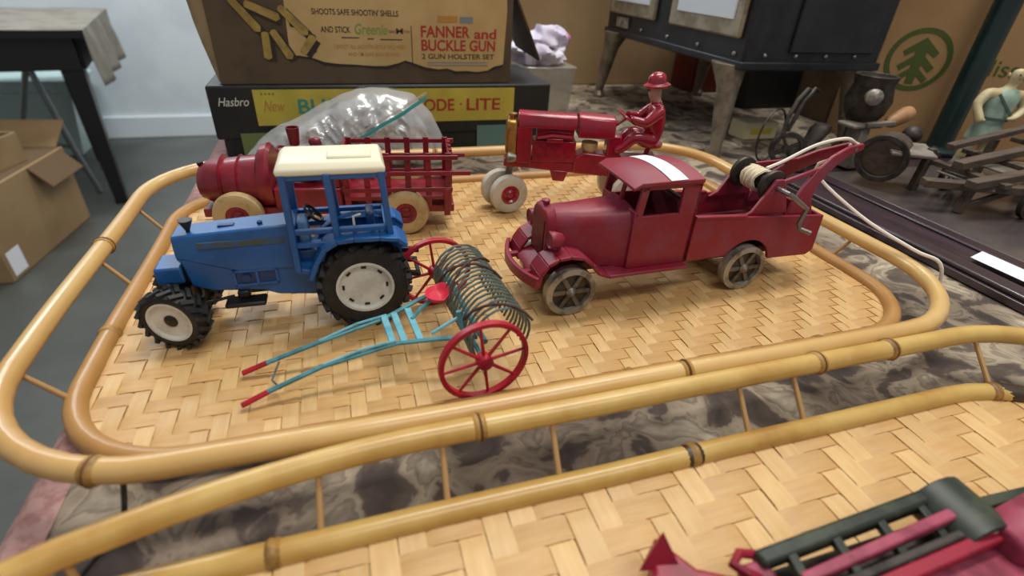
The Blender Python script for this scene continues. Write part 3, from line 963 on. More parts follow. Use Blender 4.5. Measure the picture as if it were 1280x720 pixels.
# bed
arch = [(.1590 + .0255 * math.cos(R(a)), .0205 + .0255 * math.sin(R(a))) for a in range(12, 149, 8)]
side = [(.0985, .0715), (.0985, .0330)] + [p for p in arch[::-1]] + [(.2270, .0245), (.2335, .0290), (.2310, .0625)]
for y0 in (-.0015, .0525):
    KB(MB().prism(side, y0, y0 + .003), 'bed_side', M['truck'], 0.0007)
    KB(MB().bar((.0985, y0 + .0015, .0718), (.1480, y0 + .0015, .0685), .0048, .0024), 'bed_rail', M['truck'], 0.0006)
KB(MB().b2((.0985, .0015, .046), (.2290, .0525, .049)), 'bed_floor', M['truck_in'])
KB(MB().prism([(.2275, .0245), (.2335, .0290), (.2310, .0625), (.2280, .0625)], .0015, .0525), 'tailboard', M['truck'], 0.0006)
# crane
for s, yb, yt in ((-1, .0045, .0235), (1, .0495, .0305)):
    path = [Vector((.2080, yb, .058)), Vector((.2075, yb, .070)), Vector((.2125, yb + (yt - yb) * .2, .0810)), Vector((.2240, yb + (yt - yb) * .45, .0920)), Vector((.2420, yb + (yt - yb) * .75, .1020)), Vector((.2620, yt, .1090)), Vector((.2765, yt, .1125))]
    wd = [.030, .024, .0170, .0135, .0115, .0085, .0055]
    rg = []
    for i, p in enumerate(path):
        tt = (path[min(i + 1, 6)] - path[max(i - 1, 0)]).normalized()
        nn = Vector((-tt.z, 0, tt.x)).normalized() * wd[i] / 2
        yy = Vector((0, .0017, 0))
        rg.append([p + nn - yy, p + nn + yy, p - nn + yy, p - nn - yy])
    KB(MB().loft(rg), 'boom_arm', M['truck'], 0.0008)
    KB(MB().prism([(.1480, .0660), (.1560, .0700), (.1720, .0960), (.1790, .0960), (.1840, .0880), (.1930, .0660)], yb - .0015, yb + .0015)
       .bar((.178, yb, .0925), (.232, yb + (yt - yb) * .6, .0985), .0028, .0040), 'winch_bracket', M['truck'], 0.0006)
KB(MB().cyl((.268, .022, .1105), (.268, .032, .1105), .0035, n=12).cyl((.268, .0215, .1105), (.268, .0325, .1105), .0018, n=8), 'boom_pulley', M['steel'])
dz = Vector((.1740, 0, .0890))
dr = MB().cyl(dz + Vector((0, -.006, 0)), dz + Vector((0, .052, 0)), .0020, n=10)
dr.cyl(dz + Vector((0, .009, 0)), dz + Vector((0, .045, 0)), .0062, n=16)
for y in (.0095, .0445):
    dr.lathe([(.006, -.002), (.0125, -.0018), (.0132, 0), (.0125, .0018), (.006, .002)], dz + Vector((0, y, 0)), (0, 1, 0), 24)
KB(dr, 'winch_drum', M['iron'])
pts = []
for k in range(150):
    a = k * 2 * PI / 18
    y = .020 + .016 * (k / 150) + .0005 * math.sin(k * 1.7)
    pts.append(dz + Vector(((.0092 + .0009 * math.sin(k * .9)) * math.cos(a), y, (.0092 + .0009 * math.cos(k * .7)) * math.sin(a))))
KB(MB().tube(pts, .0015, 6), 'cord_winding', M['coil'])
KB(MB().tube([dz + Vector((0, .004, 0)), dz + Vector((0, -.0105, 0)), dz + Vector((.0015, -.0115, -.0005)), dz + Vector((.0210, -.0125, -.0130)), dz + Vector((.0185, -.0125, -.0260)), dz + Vector((.0200, -.0135, -.0300)), dz + Vector((.0275, -.0185, -.0325))], .0021, 8), 'crank', M['steel'])
# string over the boom and down to the tray rim
iT = Matrix.Rotation(-TA, 3, 'Z')
def to_truck(p):
    return iT @ (Vector(p) - tk.location) + TOFF
g = [dz + Vector((.004, .024, .0095)), Vector((.196, .026, .1030)), Vector((.226, .0265, .1150)), Vector((.256, .027, .1190)), Vector((.2700, .027, .1150)), Vector((.2765, .027, .1080)),
     to_truck((.4265, .372, .088)), to_truck((.440, .322, .062)), to_truck((.4575, .275, .0485)), to_truck((.4665, .2555, .0445)), to_truck((.4735, .250, .020)), to_truck((.4745, .247, .0025))]
def smooth(pts, n=5):
    out = []
    for i in range(len(pts) - 1):
        p0, p1, p2, p3 = pts[max(i - 1, 0)], pts[i], pts[i + 1], pts[min(i + 2, len(pts) - 1)]
        for k in range(n):
            t_ = k / n
            out.append(0.5 * ((2 * p1) + (p2 - p0) * t_ + (2 * p0 - 5 * p1 + 4 * p2 - p3) * t_ ** 2 + (3 * p1 - p0 - 3 * p2 + p3) * t_ ** 3))
    return out + [pts[-1]]
KB(MB().tube(smooth(g), .0015, 7), 'hoist_string', M['rope'])

# paper strip on the truck roof
ps = MB()
ringsp = []
for k in range(9):
    q = -1 + k / 4
    y = q * .0285
    z = -.0036 * (q * .0285 / .0290) ** 2 + .0003
    ringsp.append([(-.0075, y, z), (.0075, y, z), (.0075, y, z + .0003), (-.0075, y, z + .0003)])
ps.loft(ringsp)
pr = tk_front + Matrix.Rotation(TA, 3, 'Z') @ Vector((.0735, TYC, .1075))
tag(ps.build('paper_strip', M['paper'], loc=pr, rot=(0, 0, TA + R(3))), 'white paper strip lying across the maroon truck roof', 'paper strip')

# ------------------------------------------------------------------ glossy red tractor with driver
RA = R(-16)
rt_front = Vector((0.158, 0.501, TZ))
ROFF = Vector((0.07, 0.020, 0))
rt = thing('toy_tractor', 'glossy red cast-iron toy tractor with seated driver in brimmed hat and white tyres', 'toy tractor',
           rt_front + Matrix.Rotation(RA, 3, 'Z') @ ROFF, RA)
def RB(mb, name, m, bevel=0.0, parent=None, at=None, rot=None):
    if at is None:
        mb.v = [tuple(Vector(p) - ROFF) for p in mb.v]
        return mb.build(name, m, parent or rt, bevel)
    return mb.build(name, m, parent or rt, bevel, Vector(at) - ROFF, rot)
def balloon(r, wd, rim):
    h = wd / 2
    return MB().ringlathe([(rim, -h * .8), (rim + (r - rim) * .5, -h), (r * .95, -h * .7), (r, 0), (r * .95, h * .7), (rim + (r - rim) * .5, h), (rim, h * .8), (rim * .95, 0)], (0, 0, 0), (0, 1, 0), 36)
RYC = 0.0135
for y, s, xo in ((0.0045, -1, .0042), (0.0225, 1, -.0060)):
    o = RB(balloon(.0212, .0125, .0105), 'front_tyre', M['tyre_white'], at=(xo, y, .0212), rot=(0, 0, R(20)))
    MB().lathe([(.0112, .001), (.0110, .0045), (.0085, .0050), (.0065, .0030), (.0042, .0040), (.003, .0055), (0, .006)], (0, 0, 0), (0, s, 0), 22).build('hub', M['gloss_red'], o)
for y, s in ((-.020, -1), (.047, 1)):
    o = RB(balloon(.0300, .0150, .0165), 'rear_tyre', M['tyre_white'], at=(.1360, y, .0300))
    MB().lathe([(.0170, .001), (.0168, .0055), (.0140, .0060), (.0110, .0030), (.0060, .0040), (.004, .0065), (0, .007)], (0, 0, 0), (0, s, 0), 24).build('hub', M['gloss_red'], o)
RB(MB().cyl((.136, -.02, .03), (.136, .047, .03), .004, n=12), 'rear_axle', M['gloss_red'])
RB(MB().cyl((.0042, .004, .0212), (-.0060, .023, .0212), .0020, n=8).cyl((-.0005, RYC, .0212), (.006, RYC, .056), .0034, .0045, 12), 'front_fork', M['nickel'])
# hood, fuel tank, radiator
def gsec(x, zb, zt, hw):
    return [(x, RYC - hw, zb), (x, RYC + hw, zb), (x, RYC + hw, zt - .009), (x, RYC + hw * .8, zt - .003), (x, RYC, zt), (x, RYC - hw * .8, zt - .003), (x, RYC - hw, zt - .009)]
RB(MB().loft([gsec(.0105, .0925, .1080, .0110), gsec(.0700, .0925, .1070, .0120)]), 'hood', M['gloss_red'], 0.0010)
RB(MB().loft([gsec(.0715, .0850, .1085, .0132), gsec(.1090, .0850, .1065, .0132)]), 'fuel_tank', M['gloss_red'], 0.0016)
RB(MB().b2((.0095, RYC - .0105, .0560), (.0250, RYC + .0105, .0930)), 'radiator_body', M['gloss_red'], 0.0012)
go = RB(MB().b2((-.0010, RYC - .0115, .0640), (.0095, RYC + .0115, .0990)), 'radiator', M['gold'], 0.0025)
for k in range(4):
    MB().b2((-.0018, RYC - .009 + k * .0052, .067), (-.0008, RYC - .0066 + k * .0052, .096)).build('grille_bar', M['gold'], rt, 0, -ROFF)
RB(MB().lathe([(.003, 0), (.0032, .003), (.0045, .0035), (.0045, .0055), (0, .0065)], (.005, RYC, .0985), (0, 0, 1), 14), 'radiator_cap', M['gold'])
for y in (RYC - .0135, RYC + .0135):
    RB(MB().lathe([(0, .009), (.0035, .008), (.0052, .003), (.0056, 0), (.0040, -.0012), (0, -.0016)], (.0015, y, .0625), (1, 0, 0), 16), 'headlamp', M['nickel'])
# engine, frame
eng = MB().b2((.026, RYC - .0095, .058), (.071, RYC + .0095, .0800)).b2((.030, RYC - .0075, .08), (.068, RYC + .0075, .0925))
RB(eng, 'engine_block', M['gloss_red'], 0.0010)
for k in range(4):
    x = .0335 + k * .0100
    RB(MB().cyl((x, RYC - .0120, .0700), (x, RYC - .009, .0700), .0036, n=12), 'cylinder_boss', M['gloss_red'])
RB(MB().tube([(.030, RYC - .0115, .0835), (.045, RYC - .0120, .0865), (.066, RYC - .0115, .0855)], .0017, 8), 'manifold', M['gloss_red'])
RB(MB().b2((.040, RYC - .0125, .079), (.057, RYC - .0085, .0835)), 'magneto', M['gloss_red'], 0.001)
RB(MB().prism([(-.003, .0510), (-.002, .0600), (.110, .0560), (.155, .0700), (.158, .0640), (.146, .0420), (.100, .0450), (.060, .0475), (.020, .0500)], RYC - .0080, RYC + .0080), 'frame_rail', M['gloss_red'], 0.0012)
RB(MB().prism([(.046, .0495), (.066, .0485), (.062, .0370), (.050, .0375)], RYC - .0090, RYC + .0090), 'oil_pan', M['gloss_red'], 0.0012)
RB(MB().b2((.103, RYC - .009, .055), (.118, RYC + .009, .088)).b2((.118, RYC - .013, .05), (.152, RYC + .013, .066)), 'transmission', M['gloss_red'], 0.002)
RB(MB().prism([(.070, .047), (.070, .064), (.080, .070), (.104, .068), (.104, .045)], RYC - .0105, RYC + .0105), 'clutch_housing', M['gloss_red'], 0.002)
RB(MB().lathe([(0, 0), (.006, .001), (.0085, .006), (.0085, .011), (0, .012)], (.086, RYC - .002, .068), (0, 0, 1), 16), 'pulley_boss', M['tyre_tan'])
RB(MB().cyl((.024, RYC - .0105, .052), (.024, RYC - .0105, .0925), .0009, n=6), 'steering_rod', M['gloss_red'])
sw = MB()
sa, sb_, sn = frame_of((.55, 0, .84))
scn = Vector((.1215, RYC, .1050))
sw.tube([scn + (sa * math.cos(q * PI / 10) + sb_ * math.sin(q * PI / 10)) * .0112 for q in range(20)], .0014, 7, True)
for q in range(4):
    sw.cyl(scn, scn + (sa * math.cos(q * PI / 2) + sb_ * math.sin(q * PI / 2)) * .0112, .0009, n=6)
sw.cyl((.1090, RYC, .0950), scn, .0015, n=8)
RB(sw, 'steering_wheel', M['gloss_red'])
RB(MB().loft([[(.149 + .013 * k * math.cos(q * PI / 10), RYC + .013 * k * math.sin(q * PI / 10), .0765 + h) for q in range(20)] for k, h in ((.5, -.001), (1, .0015), (1.02, .0045), (.92, .0045), (.6, .0025))]).bar((.146, RYC, .064), (.149, RYC, .077), .004, .004), 'seat', M['gloss_red'])
# driver
def V3(x, y, z):
    return (x - ROFF.x, y - ROFF.y, z)
dn = {
 'pelvis': (V3(.150, RYC, .0840), (.0105, .0115)), 'belly': (V3(.1505, RYC, .0950), (.0108, .0112)), 'chest': (V3(.1500, RYC, .1085), (.0108, .0132)),
 'neck0': (V3(.1495, RYC, .1175), (.0070, .0075)), 'neck': (V3(.1480, RYC, .1215), .0052), 'jaw': (V3(.1455, RYC, .1265), (.0068, .0060)), 'head': (V3(.1455, RYC, .1330), (.0076, .0068)), 'crown': (V3(.1465, RYC, .1390), (.0056, .0052)),
 'nose': (V3(.1385, RYC, .1300), .0012)}
de = [('pelvis', 'belly'), ('belly', 'chest'), ('chest', 'neck0'), ('neck0', 'neck'), ('neck', 'jaw'), ('jaw', 'head'), ('head', 'crown'), ('head', 'nose')]
for s, n_ in ((-1, 'n'), (1, 'f')):
    dn['sh' + n_] = (V3(.1490, RYC + s * .0125, .1145), .0066)
    dn['el' + n_] = (V3(.1370, RYC + s * .0150, .1030), .0055)
    dn['wr' + n_] = (V3(.1265, RYC + s * .0110, .1050), .0040)
    dn['ha' + n_] = (V3(.1215, RYC + s * .0105, .1065), .0038)
    dn['th' + n_] = (V3(.1225, RYC + s * .0075, .1085), .0013)
    dn['hi' + n_] = (V3(.1470, RYC + s * .0070, .0835), .0085)
    dn['kn' + n_] = (V3(.1290, RYC + s * .0100, .0890), .0072)
    dn['an' + n_] = (V3(.1175, RYC + s * .0100, .0750), .0050)
    dn['to' + n_] = (V3(.1095, RYC + s * .0100, .0730), .0042)
    de += [('chest', 'sh' + n_), ('sh' + n_, 'el' + n_), ('el' + n_, 'wr' + n_), ('wr' + n_, 'ha' + n_), ('wr' + n_, 'th' + n_), ('pelvis', 'hi' + n_), ('hi' + n_, 'kn' + n_), ('kn' + n_, 'an' + n_), ('an' + n_, 'to' + n_)]
drv = skin('driver', dn, de, 'pelvis', [M['gloss_red'], M['skin']], rt, lambda c: 1 if c.z > .1225 else 0)
MB().lathe([(.0060, .0), (.0125, -.0012), (.0132, .0006), (.0092, .0026), (.0090, .0060), (.0078, .0095), (.0045, .0118), (0, .0124)], V3(.1455, RYC, .1375), (-.10, 0, 1), 22).build('hat', M['gloss_red'], drv)
for s in (-1, 1):
    MB().sphere(V3(.1382, RYC + s * .0022, .1322), .0007, 8).build('eye', M['black'], drv)

# ------------------------------------------------------------------ old red stake-bed truck
SA = R(-7)
st_rear = Vector((0.052, 0.473, TZ))
SOFF = Vector((-0.07, 0.027, 0))
sk = thing('toy_stake_truck', 'old crimson cast-iron toy stake truck with tan tyres, behind the blue tractor', 'toy truck',
           st_rear + Matrix.Rotation(SA, 3, 'Z') @ SOFF, SA)
def SB(mb, name, m, bevel=0.0, parent=None, at=None, rot=None):
    if at is None:
        mb.v = [tuple(Vector(p) - SOFF) for p in mb.v]
        return mb.build(name, m, parent or sk, bevel)
    return mb.build(name, m, parent or sk, bevel, Vector(at) - SOFF, rot)
SYC = 0.027
for x in (-0.0025, -.1530):
    for y, s in ((.001, -1), (.053, 1)):
        o = SB(balloon(.0225, .0140, .0105), 'tyre', M['tyre_tan'], at=(x, y, .0225))
        MB().lathe([(.0112, .001), (.0110, .0050), (.0080, .0058), (.0050, .0040), (.003, .0055), (0, .006)], (0, 0, 0), (0, s, 0), 22).build('hub', M['old_red'], o)
    SB(MB().cyl((x, .001, .0225), (x, .053, .0225), .0022, n=8), 'axle', M['iron'])
def bsec(x, zb, zt, hw, n=16):
    zc, rh = (zb + zt) / 2, (zt - zb) / 2
    return [(x, SYC + hw * math.cos(2 * PI * k / n) * (1.0), zc + rh * math.sin(2 * PI * k / n)) for k in range(n)]
SB(MB().loft([bsec(-.1880, .036, .055, .010), bsec(-.1850, .031, .061, .0170), bsec(-.178, .027, .0655, .0205), bsec(-.150, .025, .0690, .0225), bsec(-.1335, .024, .0705, .0232)]), 'hood', M['old_red'])
for x in (-.150, -.165):
    SB(MB().lathe([(.0220, -.0012), (.0236, 0), (.0220, .0012)], (x, SYC, .0470), (1, 0, 0), 28), 'hood_band', M['old_red'])
SB(MB().loft([bsec(-.1335, .022, .0740, .0245), bsec(-.1300, .021, .0800, .0262), bsec(-.1240, .021, .0820, .0265), bsec(-.1210, .022, .0790, .0255)]), 'cowl', M['old_red'])
SB(MB().lathe([(.0018, 0), (.0026, .001), (.0028, .0045), (0, .0055)], (-.1835, SYC, .0600), (-.2, 0, 1), 10), 'radiator_cap', M['iron'])
SB(MB().lathe([(.0020, 0), (.0020, .010), (.0045, .0120), (.0058, .0260), (.0060, .0275), (.0048, .0275), (.0042, .020), (0, .0195)], (-.1000, SYC + .002, .0680), (0, 0, 1), 18), 'funnel', M['old_red'])
SB(MB().b2((-.1850, .008, .018), (.045, .046, .026)), 'chassis', M['old_red'], 0.001)
SB(MB().b2((-.121, .004, .026), (-.060, .050, .046)).b2((-.066, .004, .046), (-.060, .050, .070)), 'seat_box', M['old_red'], 0.002)
swp = MB()
sa, sb_, sn = frame_of((.5, 0, .86))
scn = Vector((-.106, SYC, .0720))
swp.tube([scn + (sa * math.cos(q * PI / 9) + sb_ * math.sin(q * PI / 9)) * .0110 for q in range(18)], .0014, 6, True)
swp.cyl((-.122, SYC, .052), scn, .0016, n=8)
SB(swp, 'steering_wheel', M['old_red'])
# driver torso seen through the cab of the blue tractor
def W3(x, y, z):
    return (x - SOFF.x, y - SOFF.y, z)
wn = {'pelvis': (W3(-.078, SYC, .052), (.009, .011)), 'chest': (W3(-.079, SYC, .0660), (.009, .0115)), 'neck': (W3(-.080, SYC, .0760), .0042), 'head': (W3(-.0805, SYC, .0835), (.0062, .0056)), 'crown': (W3(-.080, SYC, .0880), (.005, .005)), 'nose': (W3(-.0875, SYC, .0825), .0012)}
we = [('pelvis', 'chest'), ('chest', 'neck'), ('neck', 'head'), ('head', 'crown'), ('head', 'nose')]
for s, n_ in ((-1, 'n'), (1, 'f')):
    wn['sh' + n_] = (W3(-.080, SYC + s * .0125, .0710), .0052)
    wn['el' + n_] = (W3(-.090, SYC + s * .0155, .0625), .0042)
    wn['ha' + n_] = (W3(-.1035, SYC + s * .0105, .0700), .0032)
    wn['kn' + n_] = (W3(-.097, SYC + s * .0080, .0540), .0056)
    wn['ft' + n_] = (W3(-.1110, SYC + s * .0080, .0490), .0038)
    we += [('chest', 'sh' + n_), ('sh' + n_, 'el' + n_), ('el' + n_, 'ha' + n_), ('pelvis', 'kn' + n_), ('kn' + n_, 'ft' + n_)]
skin('driver', wn, we, 'pelvis', [M['old_red']], sk)
# stake body
SB(MB().b2((-.058, .000, .0345), (.0400, .054, .0385)), 'bed_floor', M['old_red'], 0.0006)
for y in (.000, .054):
    for z, x1 in ((.0450, .0430), (.0610, .0600), (.0760, .0480)):
        SB(MB().b2((-.058, y - .0014, z - .0022), (x1, y + .0014, z + .0022)), 'stake_rail', M['old_red'], 0.0007)
    for k in range(6):
        x = -.055 + k * .0188
        SB(MB().b2((x - .0028, y - .0010 + (.0014 if y < .02 else -.0014), .026), (x + .0028, y + .0010 + (.0014 if y < .02 else -.0014), .0800)), 'stake_post', M['old_red'], 0.0006)
SB(MB().b2((.0345, -.0025, .0185), (.0405, .0005, .046)), 'tail_post', M['old_red'], 0.0008)
SB(MB().b2((.0345, .0535, .0185), (.0405, .0565, .046)), 'tail_post', M['old_red'], 0.0008)
for z in (.046, .061, .076):
    SB(MB().b2((.0395, .000, z - .0022), (.0425, .054, z + .0022)), 'end_rail', M['old_red'], 0.0006)
    SB(MB().b2((-.0595, .000, z - .0022), (-.0565, .054, z + .0022)), 'end_rail', M['old_red'], 0.0006)
for y in (.014, .027, .040):
    SB(MB().b2((.0405, y - .0024, .036), (.0435, y + .0024, .0800)), 'end_post', M['old_red'], 0.0006)

# ------------------------------------------------------------------ black and yellow game box
bx = thing('toy_box', 'black cardboard toy box with long yellow label reading BLINKER CODE LITE, lowest of the stack', 'box', (0.072, 0.836, 0))
BO = Vector((0.072, 0.836, 0))
def BB(mb, name, m, bevel=0, parent=bx, off=BO):
    mb.v = [tuple(Vector(p) - off) for p in mb.v]
    return mb.build(name, m, parent, bevel)
V0 = 0.756
BB(MB().b2((-.150, V0 + .002, .0), (.297, .916, .088)), 'box_base', M['boxblack'], 0.002)
BB(MB().b2((-.157, V0 - .001, .024), (.3015, .920, .0915)), 'box_lid', M['boxblack'], 0.003)
BB(MB().b2((-.104, V0 - .0016, .0415), (.245, V0 - .0008, .0865)), 'yellow_label', M['boxyellow'])
BB(MB().b2((-.128, V0 - .0015, .000), (-.07, V0 - .0006, .032)), 'side_print', M['boxgreen'])
BB(MB().b2((.190, V0 - .0015, .000), (.262, V0 - .0006, .034)), 'side_print', M['boxteal'])
def BT(s, x, z, h, wd, m, y=V0 - .0020, parent=bx, off=BO, **k):
    return text('printed_lettering', s, m, parent, Vector((x, y, z)) - off, h, wd, **k)
BT('Hasbro', -.146, .0670, .0105, .036, M['ink_white'], shear=.35)
BT('New', -.094, .0595, .0140, .026, M['ink_orange'], shear=.35)
BT('BLI', -.052, .0560, .0185, .034, M['ink_teal'], fat=.018)
BT('NKER', -.013, .0560, .0185, .058, M['ink_green'], fat=.018)
BT('CODE', .098, .0560, .0165, .058, M['ink_red'], fat=.018)
BT('\u00b7', .164, .0635, .0030, .0030, M['ink_red'])
BT('LITE', .174, .0560, .0165, .050, M['ink_red'], fat=.018)
BT('3 4 4 5', -.095, .0800, .0030, .016, M['ink_dark'])

# ------------------------------------------------------------------ brown western toy box on top
B2 = Vector((0.045, 0.84, 0.0917))
gb = thing('toy_box', 'brown cardboard holster-set box with parchment label and printed bullets, stacked on the black box', 'box', B2)
ZB, ZT = .0917, .2280
def GB(mb, name, m, bevel=0, parent=gb):
    return BB(mb, name, m, bevel, parent, B2)
# slightly bulged front panel
def frontf(a, b):
    x = -.138 + a * .377
    z = ZB + .001 + b * (ZT - ZB)
    return (x, V0 + .004, z)
body = MB()
nf = [[frontf(i / 16, j / 8) for i in range(17)] for j in range(9)]
vs = [p for r_ in nf for p in r_]
fs = [(j * 17 + i, j * 17 + i + 1, (j + 1) * 17 + i + 1, (j + 1) * 17 + i) for j in range(8) for i in range(16)]
body.add(vs, fs)
body.b2((-.136, V0 + .0055, ZB), (.237, .905, ZT))
GB(body, 'box_body', M['boxbrown'])
# bowed left end with bare card showing
le = MB()
rings = []
for k in range(7):
    b = k / 6
    z = ZB + .001 + b * (ZT - ZB)
    bul = .0035 + .016 * math.sin(min(1, b * 1.25) * PI / 2)
    rings.append([(-.136, V0 + .0050, z), (-.136, .9, z), (-.138 - bul, .9, z), (-.138 - bul, V0 + .016, z)])
le.loft(rings)
GB(le, 'end_flap', M['boxinner'], 0.001)
# open flap at the right end
GB(MB().add([(.238, V0 + .003, ZB + .118), (.241, V0 + .003, ZB + .118), (.288, V0 + .016, ZB + .030), (.286, V0 + .018, ZB + .028), (.240, .880, ZB + .118), (.243, .880, ZB + .118), (.285, .875, ZB + .035), (.282, .875, ZB + .034)],
            [(0, 1, 2, 3), (4, 7, 6, 5), (0, 3, 7, 4), (1, 5, 6, 2), (0, 4, 5, 1), (3, 2, 6, 7)]), 'open_flap', M['boxbrown'])
# parchment label with a torn lower edge
top = [(-.050, .1890), (-.055, .2130), (.229, .2060), (.2305, .1840)]
tear = [(.2275, .1170), (.214, .1140), (.205, .1090), (.190, .1070), (.175, .1085), (.160, .1080), (.147, .1115), (.135, .1105), (.118, .1130), (.098, .1195), (.091, .1215), (.083, .1185), (.066, .1145), (.048, .1145), (.026, .1160), (.004, .1170), (-.012, .1190), (-.026, .1240), (-.042, .1265), (-.052, .1260), (-.0515, .1500)]
lp = [(-.050, .1890), (-.0490, .2130), (.229, .2060), (.2305, .1840)] + tear
def labv(x, z):
    a, b = (x + .138) / .377, (z - ZB) / (ZT - ZB)
    return V0 + .004
def patch(poly, lift, th=.0006):
    mb = MB()
    n = len(poly)
    y = min(labv(a, b) for a, b in poly) - lift
    return mb.prism(poly, y - th, y)
sh = [(a + .0015 * math.sin(i * 2.3), b - .0035 - .001 * math.sin(i * 1.7)) for i, (a, b) in enumerate(tear)]
GB(patch(lp[:4] + sh, .0001, .0003), 'torn_edge_print', M['ink_torn'])
GB(patch(lp, .0006, .0003), 'parchment_label', M['parch'])
YL = V0 + .0028
def GT(s, x, z, h, wd, m, **k):
    return BT(s, x, z, h, wd, m, y=YL, parent=gb, off=B2, **k)
GT("SHOOTS SAFE SHOOTIN' SHELLS", -.020, .1735, .0070, .105, M['ink_dark'], fat=.018)
GT('AND STICK', -.012, .1535, .0072, .036, M['ink_dark'], fat=.018)
GT('Greenie', .029, .1520, .0125, .041, M['ink_green'], fat=.02, shear=.2)
GT('Stick', .0715, .1545, .0036, .0085, M['ink_dark'])
GT('M', .0808, .1535, .0066, .0090, M['ink_dark'], fat=.02)
GT('Caps', .0905, .1545, .0036, .0080, M['ink_dark'])
GT('I SHOOT ALL SHOOTIN HITS A WILD WEST', .002, .1350, .0050, .091, M['ink_orange'], fat=.01)
GT('AND I\'M SAFE AND SOUND', .018, .1265, .0045, .066, M['ink_orange'], fat=.01)
for x0, x1, z in ((.012, .034, .1475), (.044, .052, .1465), (.060, .088, .1460)):
    GB(MB().b2((x0, YL - .0002, z), (x1, YL, z + .0012)), 'printed_rule', M['ink_dark'])
GB(MB().b2((.1000, YL - .0002, .1190), (.1010, YL, .1630)), 'printed_rule', M['ink_dark'])
GT('FANNER', .1130, .1500, .0140, .066, M['ink_red'], fat=.024)
GT('and', .1850, .1490, .0125, .031, M['ink_red'], fat=.024)
GT('BUCKLE GUN', .1130, .1335, .0140, .102, M['ink_red'], fat=.024)
GT('2 GUN HOLSTER SET', .1130, .1235, .0065, .101, M['ink_dark'], fat=.018)
for z in (.1185, .1150):
    GB(MB().b2((.120, YL - .0002, z), (.205, YL, z + .0013)), 'printed_line', M['ink_grey'])
GB(MB().b2((.1350, YL - .0002, .1685), (.1620, YL, .1760)), 'printed_badge', M['ink_orange'])
GB(MB().b2((.1650, YL - .0002, .1680), (.1830, YL, .1755)), 'printed_badge', M['ink_grey'])
for (x0, z0, x1, z1, sh_) in ((-.108, .1870, -.084, .1560, 0), (-.093, .1830, -.060, .1690, 0), (-.056, .1800, -.030, .1530, 0), (-.0770, .1520, -.0780, .1240, 0), (-.0680, .1540, -.0520, .1250, 0), (-.036, .1300, -.022, .1480, 1)):
    d = Vector((x1 - x0, 0, z1 - z0))
    n_ = Vector((-d.z, 0, d.x)).normalized() * .0048
    p0, p1 = Vector((x0, YL - .0006, z0)), Vector((x1, YL - .0006, z1))
    sd = Vector((.0045, .0003, -.0040))
    GB(MB().add([p0 + n_ + sd, p1 + n_ + sd, p1 - n_ + sd, p0 - n_ + sd], [(0, 1, 2, 3)]), 'printed_shadow', M['ink_torn'])
    GB(MB().add([p0 + n_ * .85, p1 + n_, p1 + d * .10, p1 - n_, p0 - n_ * .85, p0 - d * .05], [(0, 1, 2, 3, 4, 5)]), 'printed_bullet', M['shell'])
for x, z in ((-.0440, .1620), (-.022, .1480), (-.0230, .1330)):
    GB(MB().add([(x + .0035 * math.cos(q), YL - .0004, z + .0035 * math.sin(q)) for q in [k * PI / 6 for k in range(12)]], [tuple(range(12))]), 'printed_dot', M['ink_torn'])

# ------------------------------------------------------------------ zip bag leaning on the box
zb = thing('zip_bag', 'crumpled clear plastic zip bag with turquoise seal, leaning on the black box', 'plastic bag', (0.02, 0.70, 0))
outl = [(-.128, .003), (-.110, .028), (-.084, .053), (-.045, .068), (-.010, .085), (.025, .099), (.060, .099), (.092, .090), (.114, .066), (.128, .036), (.136, .012), (.130, .002), (.06, .001), (-.05, .001)]
def resample(poly, n):
    P = [Vector(p) for p in poly] + [Vector(poly[0])]
    L = [0]
    for i in range(len(P) - 1):
        L.append(L[-1] + (P[i + 1] - P[i]).length)
    out = []
    for k in range(n):
        d = L[-1] * k / n
        i = max(j for j in range(len(P) - 1) if L[j] <= d)
        out.append(P[i] + (P[i + 1] - P[i]) * ((d - L[i]) / (L[i + 1] - L[i])))
    return out
def bag(sc_, depth, nz, name, m, seed, amp, n=96, rings=22):
    ol = resample(outl, n)
    c = Vector((.020, .042))
    mb = MB()
    for sgn in (-1, 1):
        vs, fs = [], []
        for j in range(rings + 1):
            r_ = j / rings
            for i in range(n):
                p = c + (ol[i] - c) * r_ * sc_
                q = Vector((p.x * 46 + p.y * 22, p.y * 20 - p.x * 14, seed + sgn))
                rid = 1 - abs(noise.noise(q)) * 2.2
                rid2 = 1 - abs(noise.noise(q * 2.3)) * 2.2
                h = depth * math.sqrt(max(0, 1 - r_ ** 2.6)) * (1 if sgn < 0 else .35)
                h += amp * (rid * .6 + rid2 * .4) * min(1, (1 - r_) * 4)
                z = p.y + .004 * noise.noise(q * 1.3) * r_
                vs.append((p.x - .02, sgn * h, max(.002, z)))
        for j in range(rings):
            for i in range(n):
                k = (i + 1) % n
                fs.append((j * n + i, j * n + k, (j + 1) * n + k, (j + 1) * n + i))
        mb.add(vs, fs)
    o = mb.build(name, m, zb)
    return o
bag(1.0, .034, 1, 'film', M['bagfilm'], 3.1, .010, 128, 30)
bag(0.84, .020, 1, 'wadded_contents', M['bagfill'], 8.7, .012, 96, 20)
for dz_, m_, wd in ((0, M['zip'], .0042), (.0062, M['bagfilm'], .0030)):
    zs = MB()
    rg = []
    for k in range(13):
        t_ = k / 12
        p = Vector((-.010 + .112 * t_ - .02, -.0455 + .010 * (t_ - .45) ** 2 * 2 + .002 * math.sin(k * 1.3), .034 + .0600 * t_ + dz_))
        rg.append([p + Vector((-.001, 0, -wd / 2)), p + Vector((-.001, -.0008, wd / 2)), p + Vector((.001, .0010, wd / 2)), p + Vector((.001, .0010, -wd / 2))])
    zs.loft(rg).build('zip_strip', m_, zb)

